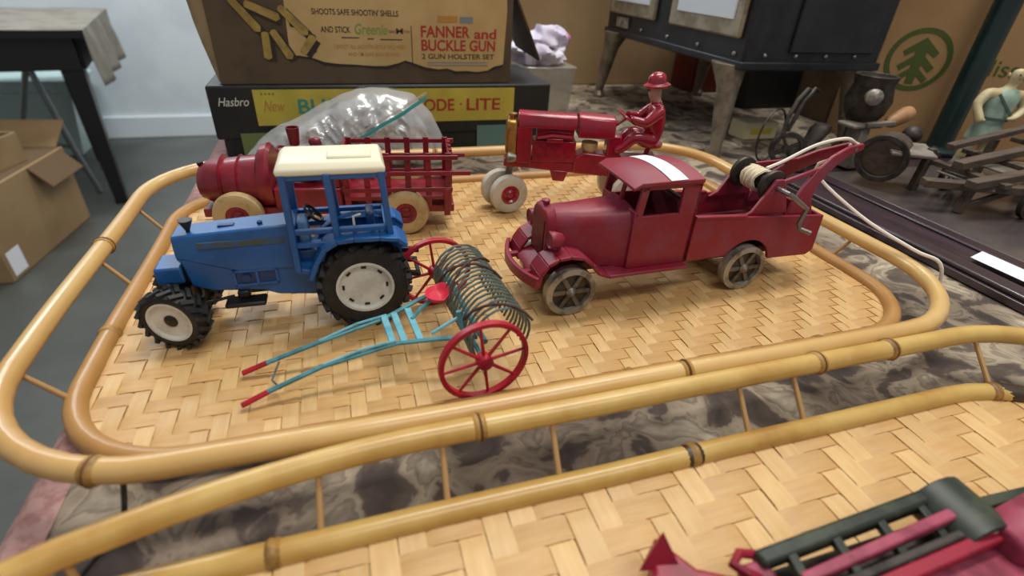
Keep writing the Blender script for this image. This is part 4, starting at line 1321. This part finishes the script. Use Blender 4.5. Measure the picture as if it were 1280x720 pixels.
# ------------------------------------------------------------------ lilac bag, plastic tub and cartons behind
tub = thing('plastic_tub', 'clear plastic tub half full of tan stuff behind the stacked toy boxes', 'tub', (0.365, 0.96, 0))
MB().loft([[(sx * a, sy * b, z) for sx, sy in ((-1, -1), (1, -1), (1, 1), (-1, 1))] for a, b, z in ((.040, .04, .001), (.046, .045, .085), (.044, .043, .085), (.038, .038, .003))], True).build('tub_wall', M['clear'], tub, 0.004)
MB().box((0, 0, .028), (.072, .072, .050)).build('tub_contents', M['boxinner'], tub, 0.004)
MB().b2((-.048, -.047, .083), (.048, .047, .088)).build('tub_lid', M['clear'], tub, 0.002)
lb = thing('plastic_bag', 'crumpled lilac-white plastic bag with pink corner lying on the clear tub', 'plastic bag', (0.352, 0.955, 0.0885))
def blob(c, r, seed, amp, n=40):
    mb = MB()
    mb.sphere(c, r, n)
    out = []
    for p in mb.v:
        d = (Vector(p) - Vector(c))
        k = 1 + amp * (1 - 2.4 * abs(noise.noise(Vector(p) * 42 + Vector((seed, 0, 0)))))
        q = Vector(c) + d * k
        out.append((q.x, q.y, max(q.z, .0002)))
    mb.v = out
    return mb
blob((-.004, 0, .018), (.046, .04, .020), 2, .35).build('bag_body', M['lilac'], lb)
blob((.010, -.004, .040), (.030, .026, .018), 6, .45).build('bag_neck', M['lilac'], lb)
blob((.040, -.008, .042), (.012, .012, .009), 9, .3, 24).build('pink_corner', M['pink'], lb)

def carton(name, label, loc, rotz, d, m, flap=True):
    o = thing(name, label, 'cardboard box', loc, rotz)
    MB().b2((-d[0] / 2, -d[1] / 2, 0), (d[0] / 2, d[1] / 2, d[2])).build('carton_body', m, o, 0.003)
    return o
cb_ = carton('cardboard_box', 'large plain brown cardboard box standing behind the small stove', (0.74, 1.265, 0), 0, (.80, .12, .42), M['carton'])
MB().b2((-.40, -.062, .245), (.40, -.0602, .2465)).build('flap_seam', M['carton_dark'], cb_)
MB().tube([(-.062, -.0615, .190), (-.056, -.0625, .200), (-.053, -.0625, .212)], .0028, 6).build('tape_mark', M['bookwhite'], cb_)

# tree-logo carton at right
ca = R(-30)
TC0 = Vector((0.845, 0.70, 0))
tcx = thing('cardboard_box', 'tan cardboard box printed with a dark green tree in a ring', 'cardboard box', TC0 + Matrix.Rotation(ca, 3, 'Z') @ Vector((.21, .06, 0)), ca)
MB().b2((-.21, -.06, .0), (.21, .06, .30)).build('carton_body', M['carton2'], tcx, 0.003)
LC = Vector((-.21 + .060, -.0606, .141))
MB().ringlathe([(.047, 0), (.047, .0004), (.0395, .0004), (.0395, 0)], LC, (0, -1, 0), 48).build('logo_ring', M['logo'], tcx)
def tree(poly, nm):
    MB().prism([(LC.x + a, LC.z + b) for a, b in poly], LC.y - .0005, LC.y).build(nm, M['logo'], tcx)
tree([(0, .033), (.026, .012), (.021, .005), (.008, .013), (.008, .006), (.027, -.010), (.021, -.017), (.007, -.006), (.007, -.013), (.024, -.027), (.019, -.033), (.006, -.023), (.006, -.036), (-.006, -.036), (-.006, -.023), (-.019, -.033), (-.024, -.027), (-.007, -.013), (-.007, -.006), (-.021, -.017), (-.027, -.010), (-.008, .006), (-.008, .013), (-.021, .005), (-.026, .012)], 'logo_tree')
text('printed_lettering', 'Bliss', M['logo'], tcx, (LC.x + .086, LC.y - .0003, .126), .024, .060)
# items between the stove and the carton
bk = thing('game_box', 'pale yellow flat box lying beside the tree-printed carton', 'box', (0.99, 0.865, 0))
MB().b2((-.075, -.05, .105), (.075, .05, .142)).build('box_lid', M['bookwhite'], bk, 0.003)
MB().b2((-.072, -.047, .0), (.072, .047, .105)).build('box_base', M['boxbrown'], bk, 0.003)
MB().b2((-.06, -.0506, .112), (.06, -.0501, .122)).build('box_band', M['boxyellow'], bk)
rb_ = thing('dark_box', 'dark red box standing in the shadow behind the stove', 'box', (0.905, 1.15, 0))
MB().b2((-.11, -.045, 0), (.11, .045, .24)).build('box_base', M['redbox'], rb_, 0.004)
MB().b2((-.113, -.048, .2402), (.113, .048, .29)).build('box_lid', M['redbox'], rb_, 0.004)

kb = thing('dark_box', 'black box added for the dark shadow beneath the stove, beside the dark red box', 'box', (0.95, 0.985, 0))  # black box put in to give the shadow under the stove
MB().b2((-.13, -.04, 0), (.13, .04, .11)).build('box_base', M['boxblack'], kb, 0.003)
MB().b2((-.133, -.043, .1102), (.133, .043, .14)).build('box_lid', M['boxblack'], kb, 0.003)
cbk = thing('wooden_block', 'pale cream block lying on the cloth behind the thin iron hoop', 'block', (0.69, 0.755, 0.0))
MB().b2((-.035, -.020, 0), (.035, .020, .030)).build('block_body', M['bookwhite'], cbk, 0.003)
MB().b2((-.022, -.0206, .010), (.022, -.0201, .020)).build('block_stamp', M['boxyellow'], cbk)

# ------------------------------------------------------------------ small black stove on nickel legs
sv = thing('toy_stove', 'small black steel stove with nickel door frame on four cast legs', 'toy stove', (0.675, 0.876, 0))
SO = Vector((0.675, 0.876, 0))
def VB(mb, name, m, bevel=0):
    return BB(mb, name, m, bevel, sv, SO)
VB(MB().b2((.550, .660, .128), (.800, 1.092, .420)), 'stove_body', M['stove'], 0.003)
VB(MB().b2((.546, .655, .1265), (.804, 1.096, .138)), 'base_rim', M['stove'], 0.002)
for y0, y1, nm in ((.672, .856, 'door'), (.905, 1.075, 'door')):
    VB(MB().b2((.5425, y0, .166), (.550, y1, .360)), nm + '_frame', M['stove_nickel'], 0.003)
    VB(MB().b2((.5405, y0 + .018, .188), (.5430, y1 - .022, .345)), 'enamel_panel', M['enamel'], 0.006)
VB(MB().b2((.5455, 1.000, .143), (.5500, 1.046, .161)), 'name_plate', M['nickel'], 0.001)
for k in range(5):
    VB(MB().sphere((.549, .680 + k * .09, .1460), .0032, 8), 'rivet', M['nickel'])
for k in range(4):
    VB(MB().sphere((.585 + k * .055, .6595, .146), .0032, 8), 'rivet', M['nickel'])
VB(MB().b2((.625, .655, .150), (.78, .661, .400)), 'side_panel', M['stove'], 0.002)
for sx, sy, x, y in ((-1, -1, .556, .672), (-1, 1, .556, 1.078), (1, -1, .790, .672), (1, 1, .790, 1.078)):
    rg = []
    for z, r_, dx, dy in ((.0, .013, 0, 0), (.006, .014, 0, 0), (.014, .010, 0, 0), (.06, .0150, 0, 0), (.10, .0190, 0, 0), (.132, .030, 0, 0)):
        ox = sx * (.006 + .010 * (1 - z / .132)) - sx * .006
        oy = sy * (.010 * (1 - z / .132)) - sy * (r_ - .008)
        rg.append([(x + ox + r_ * .8 * math.cos(q * PI / 6), y + oy + r_ * math.sin(q * PI / 6), z) for q in range(12)])
    VB(MB().loft(rg), 'leg', M['legmetal'], 0.0006)

# ------------------------------------------------------------------ dark lacquered tray on the right
dt = thing('wooden_tray', 'dark lacquered wooden tray with grey top holding the iron pieces at right', 'tray', (0.86, 0.30, 0))
DO = Vector((0.86, 0.30, 0))
def DB(mb, name, m, bevel=0):
    return BB(mb, name, m, bevel, dt, DO)
DX0, DX1, DY0, DY1 = .553, 1.005, -.10, .605
DB(MB().b2((DX0, DY0, .001), (DX1, DY1, .0085)), 'tray_base', M['darkwood'], 0.001)
DB(MB().b2((.640, DY0 + .06, .0085), (DX1 - .06, DY1 - .06, .0112)), 'tray_top', M['greytop'], 0.001)
for lo, hi in (((DX0 + .004, DY0 + .004), (.578, DY1 - .004)), ((DX0 + .004, DY1 - .025), (DX1 - .004, DY1 - .004)), ((DX1 - .025, DY0 + .004), (DX1 - .004, DY1 - .004))):
    DB(MB().b2((lo[0], lo[1], .0085), (hi[0], hi[1], .0135)), 'edge_moulding', M['darkwood'], 0.002)
DB(MB().b2((.620, DY0 + .05, .0085), (.636, DY1 - .05, .0118)), 'inner_bead', M['darkwood'], 0.0015)
p2 = MB().add([(-.0135, -.040, .0), (.0135, -.040, .0), (.0135, .030, .0), (-.0135, .024, .0), (-.0135, -.040, .0003), (.0135, -.040, .0003), (.0135, .030, .0004), (-.0135, .024, .0003)],
              [(3, 2, 1, 0), (4, 5, 6, 7), (0, 1, 5, 4), (1, 2, 6, 5), (2, 3, 7, 6), (3, 0, 4, 7)])
tag(p2.build('paper_strip', M['paper'], loc=(.6000, .275, .0137), rot=(0, 0, R(2))), 'white paper strip lying on the edge of the dark wooden tray', 'paper strip')
ZD = 0.0113

# ------------------------------------------------------------------ cast-iron grinder with wheel and wooden handle
gr = thing('hand_grinder', 'dark cast-iron hand-cranked grinder with wheel and tan wooden handle', 'grinder', (0.71, 0.575, ZD))
GO = Vector((0.71, 0.575, ZD))
def GR(mb, name, m, bevel=0):
    return BB(mb, name, m, bevel, gr, GO)
# the big thin hoop
wc = Vector((.573, .590, ZD + .042))
wm = MB().tube([wc + Vector((.036 * math.cos(k * PI / 18) * .92, .036 * math.cos(k * PI / 18) * .38, .036 * math.sin(k * PI / 18))) for k in range(36)], .0014, 6, True)
GR(wm, 'thin_hoop', M['iron'])
hc = Vector((.590, .572, ZD + .028))
ha = (-.42, -.9, .1)
GR(MB().ringlathe([(.0235, -.004), (.0235, .004), (.0170, .004), (.0170, -.004)], hc, ha, 28), 'hand_wheel', M['iron'], 0.0008)
a_, b_, n_ = frame_of(ha)
for k in range(4):
    q = k * PI / 2 + .5
    GR(MB().bar(hc + (a_ * math.cos(q) + b_ * math.sin(q)) * .004, hc + (a_ * math.cos(q) + b_ * math.sin(q)) * .019, .0055, .004), 'wheel_spoke', M['iron'], 0.0006)
GR(MB().cyl(hc - n_ * .006, hc + n_ * .006, .0055, n=14), 'wheel_hub', M['iron'])
GR(MB().loft([[(.605 + .075 * t_ + hw * math.cos(q * PI / 6) * .8, .580 + hw * math.sin(q * PI / 6), ZD + z) for q in range(12)] for t_, hw, z in ((0.1, .026, .0), (.1, .025, .004), (.28, .014, .012), (.45, .012, .035), (.55, .015, .050), (.6, .012, .058))]), 'stand', M['iron'])
for dx in (0, .012):
    GR(MB().tube([Vector((.578 + dx, .575 + dx * .6, ZD + .045)), Vector((.584 + dx, .580, ZD + .070)), Vector((.594 + dx, .584, ZD + .090)), Vector((.610 + dx, .588, ZD + .104)), Vector((.618 + dx, .590, ZD + .101))], .0030, 8), 'curved_arm', M['iron'])
GR(MB().loft([[(.712 + hw * math.cos(q * PI / 7), .578 + hw * math.sin(q * PI / 7), ZD + z) for q in range(14)] for hw, z in ((.024, .0), (.023, .006), (.014, .014), (.015, .055), (.026, .074), (.030, .092), (.025, .112), (.028, .124), (.023, .1245), (.018, .11))]), 'hopper', M['iron'], 0.001)
GR(MB().lathe([(.010, 0), (.0105, .012), (.006, .016), (0, .017)], (.690, .556, ZD + .100), (-.6, -.8, .1), 14), 'clamp_knob', M['nickel'])
GR(MB().b2((.672, .548, ZD + .058), (.722, .580, ZD + .0635)).b2((.690, .550, ZD), (.705, .575, ZD + .058)), 'bracket_plate', M['plate'], 0.002)
GR(MB().bar((.690, .548, ZD + .064), (.730, .540, ZD + .068), .008, .006), 'crank_arm', M['plate'], 0.001)
GR(MB().lathe([(.005, 0), (.0085, .006), (.0100, .020), (.0108, .034), (.0095, .041), (.004, .044), (0, .044)], (.724, .545, ZD + .0660), (.9, .1, .30), 18), 'wooden_handle', M['woodhandle'])

# ------------------------------------------------------------------ slatted wagon with seat plate
sw_ = thing('slatted_wagon', 'weathered brown slatted toy wagon with grey seat plate beside the dark green pole', 'toy wagon', (0.76, 0.42, ZD))
WO = Vector((0.76, 0.42, ZD))
def WB(mb, name, m, bevel=0.0008):
    return BB(mb, name, m, bevel, sw_, WO)
WB(MB().add([(.655, .470, ZD + .048), (.700, .445, ZD + .048), (.735, .490, ZD + .050), (.690, .515, ZD + .050), (.655, .470, ZD + .052), (.700, .445, ZD + .052), (.735, .490, ZD + .054), (.690, .515, ZD + .054)],
            [(3, 2, 1, 0), (4, 5, 6, 7), (0, 1, 5, 4), (1, 2, 6, 5), (2, 3, 7, 6), (3, 0, 4, 7)]), 'seat_plate', M['plate'], 0.001)
WB(MB().cyl((.662, .486, ZD + .040), (.702, .508, ZD + .040), .026, n=24), 'roller_drum', M['slat'], 0.003)
WB(MB().ringlathe([(.030, -.003), (.030, .003), (.023, .003), (.023, -.003)], (.657, .483, ZD + .040), (.88, .48, 0), 28), 'drum_hoop', M['iron'])
WB(MB().sphere((.738, .515, ZD + .058), .0125, 16).cyl((.738, .515, ZD + .03), (.738, .515, ZD + .05), .005, n=10), 'ball_knob', M['iron'], 0)
for (p, q, wd, ht) in (((.722, .452, .062), (1.00, .470, .094), .010, .007), ((.700, .420, .050), (1.00, .440, .075), .013, .009), ((.680, .385, .040), (1.00, .395, .058), .013, .009), ((.655, .420, .032), (.83, .335, .034), .014, .009)):
    WB(MB().bar(Vector(p) + Vector((0, 0, ZD)), Vector(q) + Vector((0, 0, ZD)), wd, ht), 'slat', M['slat'])
for x, y0, y1, z in ((.725, .372, .472, .044), (.790, .370, .475, .053), (.880, .372, .478, .064), (.960, .374, .482, .074)):
    WB(MB().b2((x - .006, y0, ZD + z - .008), (x + .006, y1, ZD + z - .002)), 'cross_bar', M['slat'])
for x, y, h in ((.700, .395, .038), (.715, .468, .055), (.800, .375, .046), (.830, .472, .062), (.955, .378, .062), (.965, .478, .078)):
    WB(MB().bar((x, y, ZD), (x + .004, y, ZD + h), .008, .010), 'wagon_leg', M['slat'])
WB(MB().bar((.700, .395, ZD + .006), (.800, .375, ZD + .044), .005, .007), 'brace', M['slat'])
WB(MB().bar((.800, .375, ZD + .008), (.955, .378, ZD + .058), .005, .007), 'brace', M['slat'])
for x, y, w_, l_ in ((.742, .415, .050, .07), (.835, .420, .055, .075)):
    WB(MB().b2((x - w_ / 2, y - l_ / 2, ZD + .030), (x + w_ / 2, y + l_ / 2, ZD + .0325)), 'bed_plate', M['plate'])
for y in (.372, .470):
    cw = Vector((.770, y - .008, ZD + .022))
    WB(MB().ringlathe([(.022, -.003), (.022, .003), (.0175, .003), (.0175, -.003)], cw, (0, 1, 0), 28), 'wheel_rim', M['iron'], 0)
    for k in range(6):
        q = k * PI / 3
        WB(MB().cyl(cw, cw + Vector((math.cos(q), 0, math.sin(q))) * .019, .0016, n=6), 'wheel_spoke', M['iron'], 0)

# ------------------------------------------------------------------ painted figurine
fg = thing('painted_figurine', 'standing ivory figurine in mint tunic with dark belt behind the slatted wagon', 'figurine', (0.872, 0.512, ZD), R(-25))
fn = {'pelvis': ((0, 0, .066), (.0145, .011)), 'waist': ((0, 0, .082), (.0125, .0095)), 'chest': ((.002, 0, .102), (.0165, .0115)), 'neck0': ((.003, 0, .117), (.008, .007)), 'neck': ((.004, 0, .122), .0052),
      'jaw': ((.005, -.001, .129), (.0078, .0080)), 'head': ((.005, 0, .137), (.0092, .0098)), 'crown': ((.005, .001, .1445), (.0072, .0078)), 'nose': ((.005, -.0118, .1335), .0017)}
fe = [('pelvis', 'waist'), ('waist', 'chest'), ('chest', 'neck0'), ('neck0', 'neck'), ('neck', 'jaw'), ('jaw', 'head'), ('head', 'crown'), ('head', 'nose')]
arms = {-1: ((-.020, 0, .112), (-.030, -.004, .096), (-.026, -.013, .080), (-.024, -.016, .074)), 1: ((.023, 0, .112), (.031, -.004, .095), (.020, -.014, .082), (.013, -.017, .079))}
for s, n_ in ((-1, 'l'), (1, 'r')):
    a = arms[s]
    fn['sh' + n_] = (a[0], .0082)
    fn['el' + n_] = (a[1], .0064)
    fn['wr' + n_] = (a[2], .0048)
    fn['ha' + n_] = (a[3], .0050)
    fn['tm' + n_] = (Vector(a[3]) + Vector((-s * .006, -.002, .003)), .0020)
    fn['hi' + n_] = ((s * .0085, 0, .056), .0095)
    fn['kn' + n_] = ((s * .0115 - .004, -.003, .034), .0072)
    fn['an' + n_] = ((s * .0125 - .006, 0, .010), .0052)
    fn['to' + n_] = ((s * .0140 - .008, -.014, .0048), .0046)
    fe += [('chest', 'sh' + n_), ('sh' + n_, 'el' + n_), ('el' + n_, 'wr' + n_), ('wr' + n_, 'ha' + n_), ('wr' + n_, 'tm' + n_), ('pelvis', 'hi' + n_), ('hi' + n_, 'kn' + n_), ('kn' + n_, 'an' + n_), ('an' + n_, 'to' + n_)]
fb = skin('figure_body', fn, fe, 'pelvis', [M['ivory']], fg)
tun = []
for z, a, b, dx in ((.050, .0215, .0165, 0), (.058, .0205, .0160, 0), (.072, .0180, .0140, 0), (.083, .0160, .0125, .0005), (.095, .0190, .0145, .001), (.106, .0200, .0145, .002), (.115, .0145, .0115, .003), (.1185, .0090, .0080, .0035)):
    tun.append([(dx + a * math.cos(q * PI / 10), b * math.sin(q * PI / 10), z) for q in range(20)])
MB().loft(tun).build('tunic', M['mint'], fg)
MB().ringlathe([(.0175, -.0022), (.0190, -.0022), (.0190, .0022), (.0175, .0022)], (0, 0, .0795), (0, 0, 1), 24).build('belt', M['strap'], fg)
MB().bar((-.014, -.0135, .112), (.012, -.0150, .086), .0030, .0020, up=(0, -1, 0)).build('sash', M['strap'], fg)
MB().lathe([(.026, 0), (.026, .003), (.022, .005), (0, .005)], (-.004, -.004, -.0002), (0, 0, 1), 24).build('plinth', M['ivory'], fg)
for s in (-1, 1):
    MB().sphere((.005 + s * .0036, -.0098, .1372), .0011, 8).build('eye', M['iron'], fg)
    MB().sphere((.005 + s * .0100, .001, .1350), (.0014, .0022, .003), 8).build('ear', M['ivory'], fg)

# ------------------------------------------------------------------ dark green pole
pl = thing('metal_pole', 'dark green enamelled pole rising beside the tree-printed carton', 'pole', (0.936, 0.604, 0.0113))
MB().lathe([(.030, 0), (.030, .004), (.026, .008), (.0185, .010), (.0175, .014), (.0175, .62), (0, .62)], (0, 0, 0), (0, 0, 1), 28).build('pole_tube', M['pole'], pl)
MB().lathe([(.0176, 0), (.0192, .002), (.0192, .010), (.0176, .012)], (0, 0, .24), (0, 0, 1), 28).build('collar', M['pole'], pl)

# ------------------------------------------------------------------ red and black-green toy on the near tray
mw = thing('toy_mower', 'rosy red and black-green toy farm implement cut off by the lower right edge', 'toy implement', (0.21, 0.075, TZ))
MO = Vector((0.21, 0.075, TZ))
def MW(mb, name, m, bevel=0.0008):
    return BB(mb, name, m, bevel, mw, MO)
MW(MB().prism([(.090, .062), (.104, .098), (.112, .110), (.122, .092), (.145, .080), (.150, .060), (.12, .05)], TZ + .006, TZ + .020, 'xy'), 'pointed_shoe', M['fg_red'], 0.002)
MW(MB().add([(.098, .098, TZ + .018), (.108, .106, TZ + .018), (.116, .094, TZ + .018), (.109, .103, TZ + .034)], [(0, 1, 2), (0, 3, 1), (1, 3, 2), (2, 3, 0)]), 'point_fin', M['fg_red'], 0)
MW(MB().b2((.135, .040, TZ + .002), (.300, .066, TZ + .018)), 'body_box', M['fg_pink'], 0.003)
MW(MB().b2((.150, .066, TZ + .002), (.256, .086, TZ + .012)), 'gap_shade_plate', M['iron'], 0.002)  # dark plate added to stand in for the shade in the gaps
MW(MB().bar((.150, .062, TZ + .020), (.262, .066, TZ + .023), .006, .006), 'top_rail', M['fg_red'], 0.001)
MW(MB().b2((.140, .078, TZ + .012), (.153, .088, TZ + .021)), 'end_block', M['fg_pink'], 0.002)
MW(MB().b2((.135, .020, TZ + .004), (.300, .042, TZ + .024)), 'body_step', M['fg_red'], 0.003)
MW(MB().bar((.148, .0865, TZ + .021), (.252, .0905, TZ + .022), .0075, .008), 'long_bar', M['fg_green'], 0.002)
MW(MB().tube([(.148, .0800, TZ + .018), (.140, .0830, TZ + .022), (.1365, .0880, TZ + .022), (.143, .0920, TZ + .021), (.150, .0900, TZ + .020)], .0022, 8), 'end_loop', M['fg_red'], 0)
MW(MB().bar((.160, .074, TZ + .022), (.250, .079, TZ + .025), .005, .006), 'inner_rail', M['fg_pink'], 0.001)
MW(MB().bar((.165, .068, TZ + .021), (.250, .071, TZ + .023), .004, .005), 'inner_rail', M['iron'], 0.001)
for x in (.160, .185, .212, .238):
    MW(MB().bar((x, .064, TZ + .021), (x + .004, .090, TZ + .023), .0045, .004), 'cross_rib', M['fg_green'], 0.0006)
cv = []
for k in range(9):
    a = R(10 + k * 20)
    cv.append([(.246 + .0125 - .0175 * math.cos(a) , .074 + .5 * 0, 0)])
rg = []
for k in range(10):
    a = R(k * 20)
    cx_, cz_ = .2600 - .0180 * math.cos(a), TZ + .016 + .0150 * math.sin(a)
    rg.append([(cx_, .066, cz_), (cx_, .0935, cz_), (cx_ + .0022 * math.cos(a), .0935, cz_ - .0030 * math.sin(a) - .0003), (cx_ + .0022 * math.cos(a), .066, cz_ - .0030 * math.sin(a) - .0003)])
MW(MB().loft(rg), 'gear_cover', M['fg_green'], 0.0006)
MW(MB().b2((.258, .066, TZ + .016), (.270, .074, TZ + .027)), 'cream_block', M['bookwhite'], 0.002)
MW(MB().bar((.276, .082, TZ + .018), (.330, .078, TZ + .020), .006, .006), 'draw_bar', M['fg_green'], 0.001)
MW(MB().loft([[(x, .062 + r_ * .9 * math.cos(q * PI / 7), TZ + .022 + r_ * math.sin(q * PI / 7)) for q in range(14)] for x, r_ in ((.262, .008), (.272, .016), (.300, .019), (.335, .017))]), 'rear_drum', M['fg_pink'], 0.001)
for x, y in ((.165, .008), (.275, .008)):
    o = MW(MB().ringlathe([(.020, -.003), (.020, .003), (.016, .003), (.016, -.003)], (x, y, TZ + .020), (0, 1, 0), 28), 'wheel_rim', M['fg_red'], 0)
    for k in range(6):
        q = k * PI / 3
        c0 = Vector((x, y, TZ + .020)) - MO
        MB().cyl(c0, c0 + Vector((math.cos(q), 0, math.sin(q))) * .017, .0014, n=6).build('spoke', M['fg_red'], o)
MW(MB().cyl((.165, .005, TZ + .02), (.165, .03, TZ + .02), .002, n=8).cyl((.275, .005, TZ + .02), (.275, .03, TZ + .02), .002, n=8), 'axle', M['iron'], 0)

# ------------------------------------------------------------------ thin dark cord over the cloth
cp = [Vector(p) for p in ((-.118, .206, .0255), (-.121, .197, .006), (-.126, .190, .002), (-.133, .172, .0022), (-.135, .150, .0022), (-.140, .128, .0022), (-.142, .100, .0022))]
tag(MB().tube(smooth(cp), .0013, 6).build('dark_cord', M['iron']), 'thin dark cord trailing down from the tray rim over the cloth', 'cord')

# ------------------------------------------------------------------ far left: black table, carton, bin
lt = thing('side_table', 'black wooden table with taupe cloth standing by the white wall', 'table', (-0.9, 2.53, FLOOR), R(11))
LO = Vector((-0.9, 2.53, FLOOR))
def LB(mb, name, m, bevel=0.002):
    return BB(mb, name, m, bevel, lt, LO)
LB(MB().b2((-2.3, 2.52, -.085), (-.885, 3.35, -.060)), 'table_top', M['leftwood'])
LB(MB().b2((-2.25, 2.555, -.20), (-.93, 2.58, -.085)), 'apron', M['leftwood'])
LB(MB().b2((-.945, 2.58, -.20), (-.92, 3.30, -.085)), 'apron', M['leftwood'])
for x, y in ((-.965, 2.60), (-1.10, 3.28), (-2.2, 2.60), (-2.2, 3.28)):
    LB(MB().box((x, y, (FLOOR - .085) / 2), (.044, .044, -.085 - FLOOR), top=(1.7, 1.7)), 'leg', M['leftwood'])
def lc(a, b):
    y = 2.515 + b * .84
    s = a * 1.50
    if s < 1.30:
        return (-2.19 + s, y, -.0575 + .0015 * math.sin(y * 40 + s * 9))
    d = s - 1.30
    return (-.882 + .012 * math.sin(y * 22) * min(1, d * 10) + d * .12, y, -.0575 - d)
lcm = sheet(60, 40, lc)
lcm.v = [tuple(Vector(p) - Vector((-0.9, 2.53, 0))) for p in lcm.v]
o = lcm.build('table_cloth', M['leftcloth'], loc=(-0.9, 2.53, 0.004), rot=(0, 0, R(11)))
sd_ = o.modifiers.new('thickness', 'SOLIDIFY')
sd_.thickness = .003
sd_.offset = 1
tag(o, 'taupe cloth hanging over the edge of the black side table', 'cloth')

fcx = thing('cardboard_box', 'open brown cardboard box with loose flaps on the floor by the black table', 'cardboard box', (-1.35, 2.21, FLOOR), R(-6))
MB().b2((-.27, -.28, 0), (.27, .26, .30)).build('carton_body', M['carton'], fcx, 0.004)
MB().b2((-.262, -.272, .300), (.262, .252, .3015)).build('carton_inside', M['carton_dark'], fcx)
for lo, hi, rt_ in (((.268, -.28, .298), (.274, .26, .302), None),):
    pass
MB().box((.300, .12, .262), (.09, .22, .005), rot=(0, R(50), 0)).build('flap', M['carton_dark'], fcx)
MB().box((0, .31, .335), (.50, .14, .005), rot=(R(32), 0, 0)).build('flap', M['carton'], fcx)
MB().b2((.2705, -.26, .015), (.2712, -.19, .10)).build('shipping_label', M['paper'], fcx)
lid = thing('cardboard_box', 'small brown open-topped box lying on the floor carton', 'cardboard box', (-1.33, 2.20, FLOOR + .302), R(-14))
for lo, hi in (((-.20, -.13, 0), (.20, .13, .006)), ((-.20, -.13, .006), (-.193, .13, .10)), ((.193, -.13, .006), (.20, .13, .10)), ((-.193, -.13, .006), (.193, -.123, .10)), ((-.193, .123, .006), (.193, .13, .10))):
    MB().b2(lo, hi).build('panel', M['carton'], lid, 0.001)
MB().box((.02, 0, .055), (.30, .18, .09), rot=(R(8), R(6), 0)).build('dark_contents', M['black'], lid, 0.01)

bn = thing('storage_bin', 'pale aqua plastic storage bin on the floor under the black table', 'storage bin', (-1.60, 3.43, FLOOR))
MB().loft([[(sx * a, sy * b, z) for sx, sy in ((-1, -1), (1, -1), (1, 1), (-1, 1))] for a, b, z in ((.25, .12, .0), (.315, .15, .37), (.31, .145, .37), (.24, .11, .01))], True).build('bin_wall', M['teal_bin'], bn, 0.01)
MB().b2((-.325, -.16, .365), (.325, .16, .385)).build('bin_lid', M['teal_bin'], bn, 0.006)
MB().b2((-.318, -.166, .305), (.318, -.140, .325)).build('bin_ridge', M['teal_bin'], bn, 0.004)
ch = thing('folding_stand', 'slim grey steel tube stand leaning under the black table', 'stand', (-1.1, 2.70, FLOOR))
MB().tube([Vector((-.075, 0, .56)), Vector((-.03, 0, .22)), Vector((0.0, .02, .006))], .012, 10).build('tube_leg', M['chrome'], ch)
MB().tube([Vector((-.075, 0, .56)), Vector((-.20, .05, .30)), Vector((-.33, .08, .006))], .012, 10).build('tube_leg', M['chrome'], ch)
MB().tube([Vector((-.03, 0, .22)), Vector((-.225, .055, .24))], .008, 8).build('cross_tube', M['chrome'], ch)
